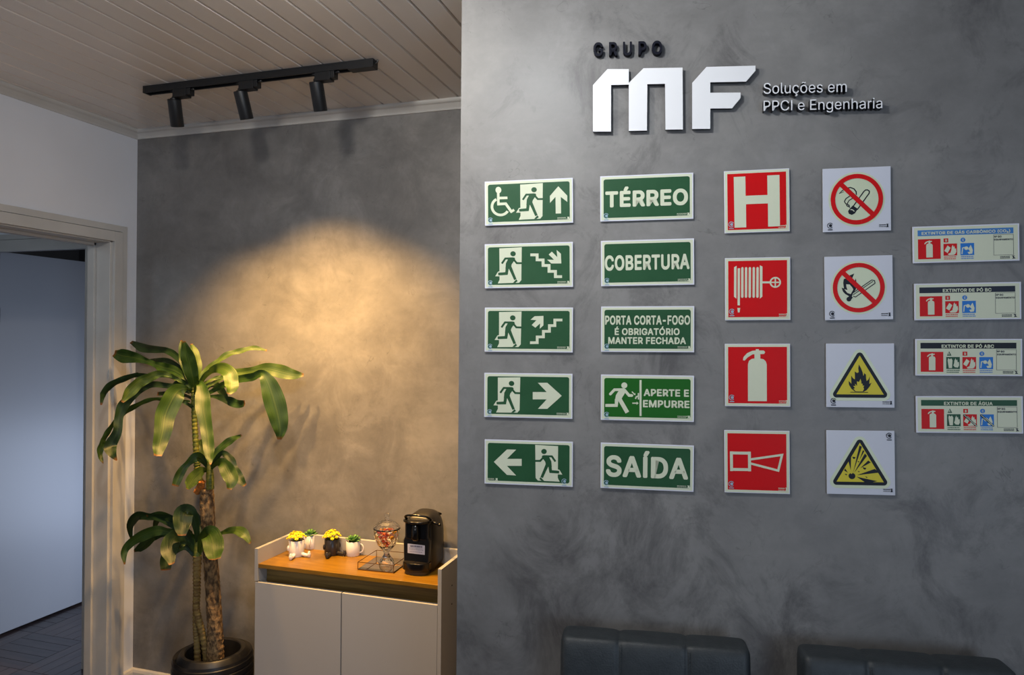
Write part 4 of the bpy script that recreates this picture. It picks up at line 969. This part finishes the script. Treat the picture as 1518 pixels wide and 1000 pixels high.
def leafmat(name, dark, light, vein):
    m = mat(name, dark, .46, spec=.38); b = m.node_tree.nodes['Principled BSDF']
    uv = nd(m, 'ShaderNodeUVMap'); sp_ = nd(m, 'ShaderNodeSeparateXYZ'); lk(m, uv.outputs[0], sp_.inputs[0])
    oi = nd(m, 'ShaderNodeObjectInfo'); 
    mp = nd(m, 'ShaderNodeMapping'); mp.inputs['Scale'].default_value = (26, 1.2, 1); lk(m, uv.outputs[0], mp.inputs[0])
    n = nd(m, 'ShaderNodeTexNoise', noise_dimensions='4D', i_Scale=1.0, i_Detail=4); lk(m, mp.outputs[0], n.inputs['Vector']); lk(m, oi.outputs['Random'], n.inputs['W'])
    n2 = nd(m, 'ShaderNodeTexNoise', noise_dimensions='4D', i_Scale=2.2, i_Detail=3); lk(m, uv.outputs[0], n2.inputs['Vector'])
    ml = nd(m, 'ShaderNodeMath', operation='MULTIPLY'); ml.inputs[1].default_value = 20; lk(m, oi.outputs['Random'], ml.inputs[0]); lk(m, ml.outputs[0], n2.inputs['W'])
    ad = nd(m, 'ShaderNodeMath', operation='ADD'); lk(m, n.outputs[0], ad.inputs[0]); lk(m, n2.outputs[0], ad.inputs[1])
    r = nd(m, 'ShaderNodeValToRGB'); r.color_ramp.elements[0].position = .36; r.color_ramp.elements[0].color = lin(dark); r.color_ramp.elements[1].position = .66; r.color_ramp.elements[1].color = lin(light)
    hf = nd(m, 'ShaderNodeMath', operation='MULTIPLY'); hf.inputs[1].default_value = .5; lk(m, ad.outputs[0], hf.inputs[0]); lk(m, hf.outputs[0], r.inputs[0])
    # pale midrib and brown tip
    a1 = nd(m, 'ShaderNodeMath', operation='SUBTRACT'); a1.inputs[1].default_value = .5; lk(m, sp_.outputs[0], a1.inputs[0]); a2 = nd(m, 'ShaderNodeMath', operation='ABSOLUTE'); lk(m, a1.outputs[0], a2.inputs[0])
    rg = nd(m, 'ShaderNodeMapRange', i_From_Min=.015, i_From_Max=.05, i_To_Min=.32, i_To_Max=0.0); lk(m, a2.outputs[0], rg.inputs[0])
    mx = nd(m, 'ShaderNodeMix', data_type='RGBA'); lk(m, rg.outputs[0], mx.inputs[0]); lk(m, r.outputs[0], mx.inputs[6]); mx.inputs[7].default_value = lin(vein)
    tr2 = nd(m, 'ShaderNodeMapRange', i_From_Min=.965, i_From_Max=1.0, i_To_Min=0.0, i_To_Max=.9); lk(m, sp_.outputs[1], tr2.inputs[0])
    mx2 = nd(m, 'ShaderNodeMix', data_type='RGBA'); lk(m, tr2.outputs[0], mx2.inputs[0]); lk(m, mx.outputs[2], mx2.inputs[6]); mx2.inputs[7].default_value = lin((120, 70, 30)); lk(m, mx2.outputs[2], b.inputs['Base Color'])
    tl = nd(m, 'ShaderNodeBsdfTranslucent'); ms = nd(m, 'ShaderNodeMixShader'); ms.inputs[0].default_value = .18; lk(m, mx2.outputs[2], tl.inputs[0])
    outn = m.node_tree.nodes['Material Output']; lk(m, b.outputs[0], ms.inputs[1]); lk(m, tl.outputs[0], ms.inputs[2]); lk(m, ms.outputs[0], outn.inputs[0])
    bn = nd(m, 'ShaderNodeBump', i_Strength=.3, i_Distance=.002); lk(m, n.outputs[0], bn.inputs['Height']); lk(m, bn.outputs[0], b.inputs['Normal'])
    return m
LG = {'d': leafmat('leaf_dark', (18, 38, 18), (38, 64, 28), (62, 86, 38)), 'm': leafmat('leaf_mid', (26, 50, 15), (56, 84, 24), (90, 108, 46)), 'l': leafmat('leaf_light', (38, 66, 18), (88, 108, 38), (112, 124, 60))}
def leaf(conv, pts, hw, y0, y1, kind='m', tw=0.0, fold=.22, tw2=None):
    n = len(pts); Q = []; y0 += .11; y1 = min(2.645, y1+.11)
    for i, (p, h) in enumerate(zip(pts, hw)):
        t_ = i/(n-1); Y = y0+(y1-y0)*t_; P = on_y(*conv(*p), Y); sc = (P-EYE).dot(FWD)/F/(4.347 if conv is z1 else 3.226)
        Q.append((P.x, P.y, P.z, h*sc, tw+((tw2 if tw2 is not None else tw)-tw)*t_))
    S_ = catmull(Q, 6); V = []; Fc = []; uv = []; m_ = len(S_)
    cols = (-1, -.55, 0, .55, 1)
    for i, q in enumerate(S_):
        p = Vector(q[:3]); t_ = (Vector(S_[min(i+1, m_-1)][:3])-Vector(S_[max(i-1, 0)][:3])).normalized(); vd = (p-EYE).normalized()
        sd_ = t_.cross(vd)
        sd_ = sd_.normalized() if sd_.length > 1e-4 else RIGHT.copy()
        sd_ = (sd_*math.cos(q[4])+vd*math.sin(q[4])).normalized(); nn = t_.cross(sd_).normalized()
        if nn.z < 0 and abs(nn.z) > .3: nn = -nn
        h = max(q[3], .0006); wv_ = .0030*math.sin(i*.9+pts[0][0])
        for c_ in cols:
            V.append(p+sd_*h*c_+nn*(h*fold*abs(c_)+wv_*abs(c_)*c_)-PO); uv.append((c_*.5+.5, i/(m_-1)))
    for i in range(m_-1):
        for k in range(4): a_ = i*5+k; Fc.append((a_, a_+1, a_+6, a_+5))
    o = obj('leaf', V, Fc, LG[kind], pl, True); ul = o.data.uv_layers.new(name='UVMap')
    for lp in o.data.loops: ul.data[lp.index].uv = uv[lp.vertex_index]
    return o
c = 2.345
leaf(z1, [(690, 390), (680, 320), (662, 230), (640, 150), (618, 68)], [14, 34, 44, 40, 10], c, 2.27, 'm', .15)
leaf(z1, [(702, 350), (708, 250), (695, 160), (668, 85)], [10, 26, 28, 10], c, 2.40, 'l', -.5)
leaf(z1, [(660, 330), (628, 240), (608, 150), (605, 62)], [10, 22, 22, 8], c, 2.40, 'm', .4)
leaf(z1, [(660, 300), (610, 215), (560, 155), (500, 125), (430, 120), (350, 108), (280, 72)], [8, 14, 22, 20, 24, 28, 10], c, 2.60, 'd', .2)
leaf(z1, [(682, 395), (620, 300), (560, 258), (480, 235), (430, 215), (370, 192), (300, 172), (230, 162), (172, 145)], [10, 18, 30, 30, 18, 20, 36, 44, 20], c, 2.42, 'm', .1)
leaf(z1, [(655, 365), (600, 325), (540, 290), (470, 275), (400, 300), (330, 335), (270, 395), (222, 460)], [8, 10, 14, 22, 30, 34, 34, 8], c, 2.18, 'l', .2)
leaf(z1, [(650, 360), (580, 310), (490, 290), (400, 292), (320, 285), (230, 312), (150, 350), (100, 410), (86, 478)], [8, 8, 10, 14, 16, 20, 22, 20, 4], c, 2.30, 'd', .4)
leaf(z1, [(660, 400), (580, 365), (500, 352), (420, 345), (350, 372), (290, 420), (230, 480), (200, 560), (190, 650), (150, 730), (150, 775), (188, 836)], [8, 16, 18, 20, 22, 24, 34, 26, 28, 36, 34, 4], c, 2.20, 'd', .1)
leaf(z1, [(660, 455), (580, 445), (480, 440), (400, 446), (310, 485), (230, 535), (160, 610), (115, 680), (85, 740), (78, 800), (100, 856)], [6, 8, 12, 14, 18, 18, 16, 18, 20, 18, 3], c, 2.26, 'm', .5)
leaf(z1, [(672, 400), (640, 372), (585, 385), (545, 440), (500, 540), (485, 640), (462, 740), (450, 808)], [8, 14, 50, 62, 62, 54, 42, 24], c, 2.14, 'm', .15)
leaf(z1, [(692, 430), (700, 350), (728, 345), (742, 420), (745, 500), (765, 620), (778, 720), (785, 800), (792, 862)], [8, 14, 24, 44, 46, 38, 36, 28, 4], c, 2.14, 'm', -.15)
leaf(z1, [(715, 330), (760, 262), (830, 205), (900, 155), (980, 132), (1070, 112), (1155, 128)], [8, 20, 18, 20, 18, 16, 8], c, 2.50, 'l', .5)
leaf(z1, [(712, 390), (740, 310), (790, 262), (850, 240), (910, 270), (925, 330), (925, 370), (908, 408)], [8, 16, 18, 34, 44, 44, 40, 12], c, 2.22, 'l', .2)
leaf(z1, [(722, 400), (790, 350), (850, 312), (930, 272), (1050, 262), (1150, 245), (1240, 262), (1320, 282), (1392, 285)], [6, 8, 14, 22, 26, 36, 44, 34, 10], c, 2.62, 'l', .15)
leaf(z1, [(722, 430), (800, 390), (870, 350), (960, 315), (1060, 298), (1118, 275), (1160, 330), (1195, 430), (1225, 540), (1240, 630), (1235, 700)], [6, 14, 20, 24, 26, 24, 48, 66, 62, 44, 12], c, 2.36, 'm', .1)
leaf(z1, [(712, 450), (770, 425), (830, 425), (900, 448), (960, 472), (1015, 468)], [5, 8, 16, 28, 32, 22], c, 2.20, 'd', .5)
leaf(z1, [(690, 450), (640, 420), (560, 402), (450, 405)], [6, 10, 14, 12], c, 2.45, 'd', .3)
leaf(z1, [(690, 520), (660, 480), (610, 458)], [8, 12, 6], c, 2.30, 'd', .3)
leaf(z1, [(715, 360), (790, 320), (850, 300), (905, 300)], [6, 10, 12, 4], c, 2.42, 'l', .4)
leaf(z1, [(700, 420), (760, 380), (820, 345), (870, 330)], [6, 8, 8, 4], c, 2.42, 'd', .6)
leaf(z1, [(660, 370), (600, 335), (540, 302), (470, 292)], [4, 7, 7, 5], c, 2.36, 'l', .3)
# middle crown
leaf(z1, [(700, 400), (650, 350), (600, 330), (560, 380), (540, 450), (520, 540)], [6, 14, 24, 30, 30, 8], c, 2.30, 'd', .4)
leaf(z1, [(705, 410), (760, 360), (820, 350), (870, 400), (900, 460)], [6, 12, 22, 24, 6], c, 2.44, 'd', .3)
leaf(z1, [(680, 380), (610, 260), (530, 200), (440, 195), (350, 200)], [6, 14, 20, 20, 5], c, 2.50, 'd', .3)
c = 2.35
leaf(z1, [(785, 890), (815, 810), (870, 745), (930, 702), (992, 672)], [8, 20, 24, 22, 5], c, 2.42, 'm', .3)
leaf(z1, [(788, 895), (825, 830), (870, 788), (915, 830), (940, 890), (975, 950), (1015, 998)], [6, 14, 16, 28, 28, 32, 12], c, 2.30, 'd', .2)
leaf(z1, [(790, 900), (825, 860), (865, 850), (900, 900), (925, 960), (912, 1022)], [6, 14, 30, 46, 44, 14], c, 2.24, 'm', .1)
leaf(z1, [(782, 880), (755, 820), (735, 750), (722, 700)], [10, 24, 26, 10], c, 2.40, 'm', .2)
leaf(z1, [(775, 890), (740, 830), (700, 812), (640, 860), (595, 920), (562, 1000)], [6, 22, 32, 20, 28, 22], c, 2.24, 'm', .2)
leaf(z1, [(770, 905), (735, 900), (690, 940), (660, 985), (640, 1020)], [6, 26, 38, 36, 8], c, 2.20, 'l', .1)
leaf(z1, [(790, 900), (820, 865), (860, 850)], [5, 10, 5], c, 2.36, 'd', .4)
# low crown
c = 2.30
leaf(z2, [(524, 430), (500, 350), (430, 285), (350, 242), (282, 240)], [6, 16, 24, 24, 5], c, 2.36, 'd', .2)
leaf(z2, [(524, 400), (520, 300), (495, 225), (460, 225), (452, 280), (450, 335)], [6, 14, 26, 42, 40, 18], c, 2.18, 'd', .1)
leaf(z2, [(526, 420), (540, 340), (525, 270), (508, 210)], [10, 22, 24, 6], c, 2.38, 'd', .2)
leaf(z2, [(520, 425), (450, 345), (390, 318), (330, 310), (270, 330), (210, 365), (175, 410), (176, 472)], [6, 10, 16, 24, 26, 20, 16, 4], c, 2.20, 'm', .2)
leaf(z2, [(520, 430), (440, 335), (370, 318), (310, 340), (262, 385), (222, 408)], [5, 14, 20, 22, 22, 5], c, 2.32, 'd', .2)
leaf(z2, [(520, 425), (480, 350), (430, 335), (400, 360), (390, 410), (402, 472)], [6, 20, 30, 38, 38, 12], c, 2.14, 'd', .1)
leaf(z2, [(516, 440), (470, 385), (410, 400), (378, 440), (372, 500)], [5, 18, 26, 30, 22], c, 2.22, 'd', .2)
leaf(z2, [(530, 430), (545, 350), (580, 325), (598, 360), (604, 410), (608, 450)], [6, 18, 38, 46, 44, 26], c, 2.14, 'm', .1)
leaf(z2, [(534, 430), (580, 350), (640, 322), (700, 308), (745, 325), (778, 372)], [3, 4, 9, 18, 24, 5], c, 2.28, 'l', .3)
leaf(z2, [(528, 410), (550, 330), (556, 258)], [8, 16, 10], c, 2.36, 'd', .3)
leaf(z2, [(500, 330), (420, 262), (340, 255), (318, 300)], [6, 12, 16, 8], c, 2.40, 'd', .3)
leaf(z2, [(500, 320), (400, 250), (300, 244), (240, 240), (205, 285), (208, 350)], [5, 14, 16, 22, 18, 4], c, 2.44, 'd', .3)
leaf(z2, [(530, 430), (500, 360), (480, 345), (455, 370), (440, 395)], [6, 14, 22, 16, 4], c, 2.24, 'm', .3)
leaf(z2, [(528, 440), (520, 380), (500, 345), (470, 335)], [8, 20, 22, 6], c, 2.28, 'm', .3)

# ------------------------------------------------------------------ chairs against the sign wall
def chair(label, pxl, pyl, pxr, pyr, seams):
    A = on_s(pxl, pyl, .12); B = on_s(pxr, pyr, .12); uA = s_uv(A)[0]; uB = s_uv(B)[0]; H = (A.z+B.z)/2; Wd = uB-uA; cxm = (uA+uB)/2
    t = thing('upholstered_chair', label, 'chair', s_pt(cxm, 0, .27)-Vector((0, 0, 0)), SD, 'grey chairs along the sign wall')
    # local x along wall, y towards the wall
    su = [s_uv(on_s(q, 950, .12))[0]-cxm for q in seams]
    bounds = [-Wd/2]+su+[Wd/2]
    n = 110; loop = 44; V = []; Fc = []
    for i in range(n+1):
        x = -Wd/2+Wd*i/n
        # rounded ends
        e = min(1, max(0, (Wd/2-abs(x))/.018)); er = math.sqrt(max(0, 1-(1-e)**2))
        dmin = min(abs(x-s_) for s_ in su); seam = math.exp(-(dmin/.006)**2); k = next((j for j in range(3) if bounds[j] <= x <= bounds[j+1]+1e-6), 2)
        tt = (x-bounds[k])/(bounds[k+1]-bounds[k]); puff = math.sin(math.pi*min(1, max(0, tt)))**.5
        th = .046+.004*puff-.003*seam; zt = H-.014*(1-er)+.0015*puff-.002*seam-.0015
        z0 = .47
        for j in range(loop):
            q = 2*math.pi*j/loop; cx, sx = math.cos(q), math.sin(q); p = 2/9
            yy = math.copysign(abs(cx)**p, cx)*th*(.55+.45*er); zz = (zt+z0)/2+math.copysign(abs(sx)**p, sx)*(zt-z0)/2
            V.append((x, .17-yy-(zz-H)*-.10, zz))
    for i in range(n):
        for j in range(loop): Fc.append((i*loop+j, i*loop+(j+1) % loop, (i+1)*loop+(j+1) % loop, (i+1)*loop+j))
    Fc += [tuple(range(loop-1, -1, -1)), tuple(n*loop+j for j in range(loop))]
    obj('backrest', V, Fc, FABRIC, t, True)
    SM = mat('seam_thread', (66, 74, 80), .7)
    for s_ in su:
        mb = MB()
        zz = H-.012
        while zz > .50: mb.box((s_+.004, .1225+(H-zz)*-.10-.0, zz-.006), (s_+.0052, .1245+(H-zz)*-.10, zz)); zz -= .009
        o = mb.build('seam', SM, t); o['kind'] = 'stuff'
    mb = MB(); mb.box((-Wd/2+.005, -.26, .36), (Wd/2-.005, .15, .48)); o = mb.build('seat', FABRIC, t, bevel=.03, seg=4)
    for sx in (-1, 1):
        for y in (-.21, .12): MB().add(*tube_vf([(sx*(Wd/2-.05), y, .37), (sx*(Wd/2-.03), y-.01*(1 if y < 0 else -1), 0)], [.018, .011], 16)).build('leg', BLACK, t, True)
chair('grey stitched chair below the green SAÍDA sign, nearer the plant', 832, 939, 1112, 957, (918, 1018))
chair('grey stitched chair at the bottom right corner below the wall labels', 1187, 970, 1505, 986, (1283, 1393))
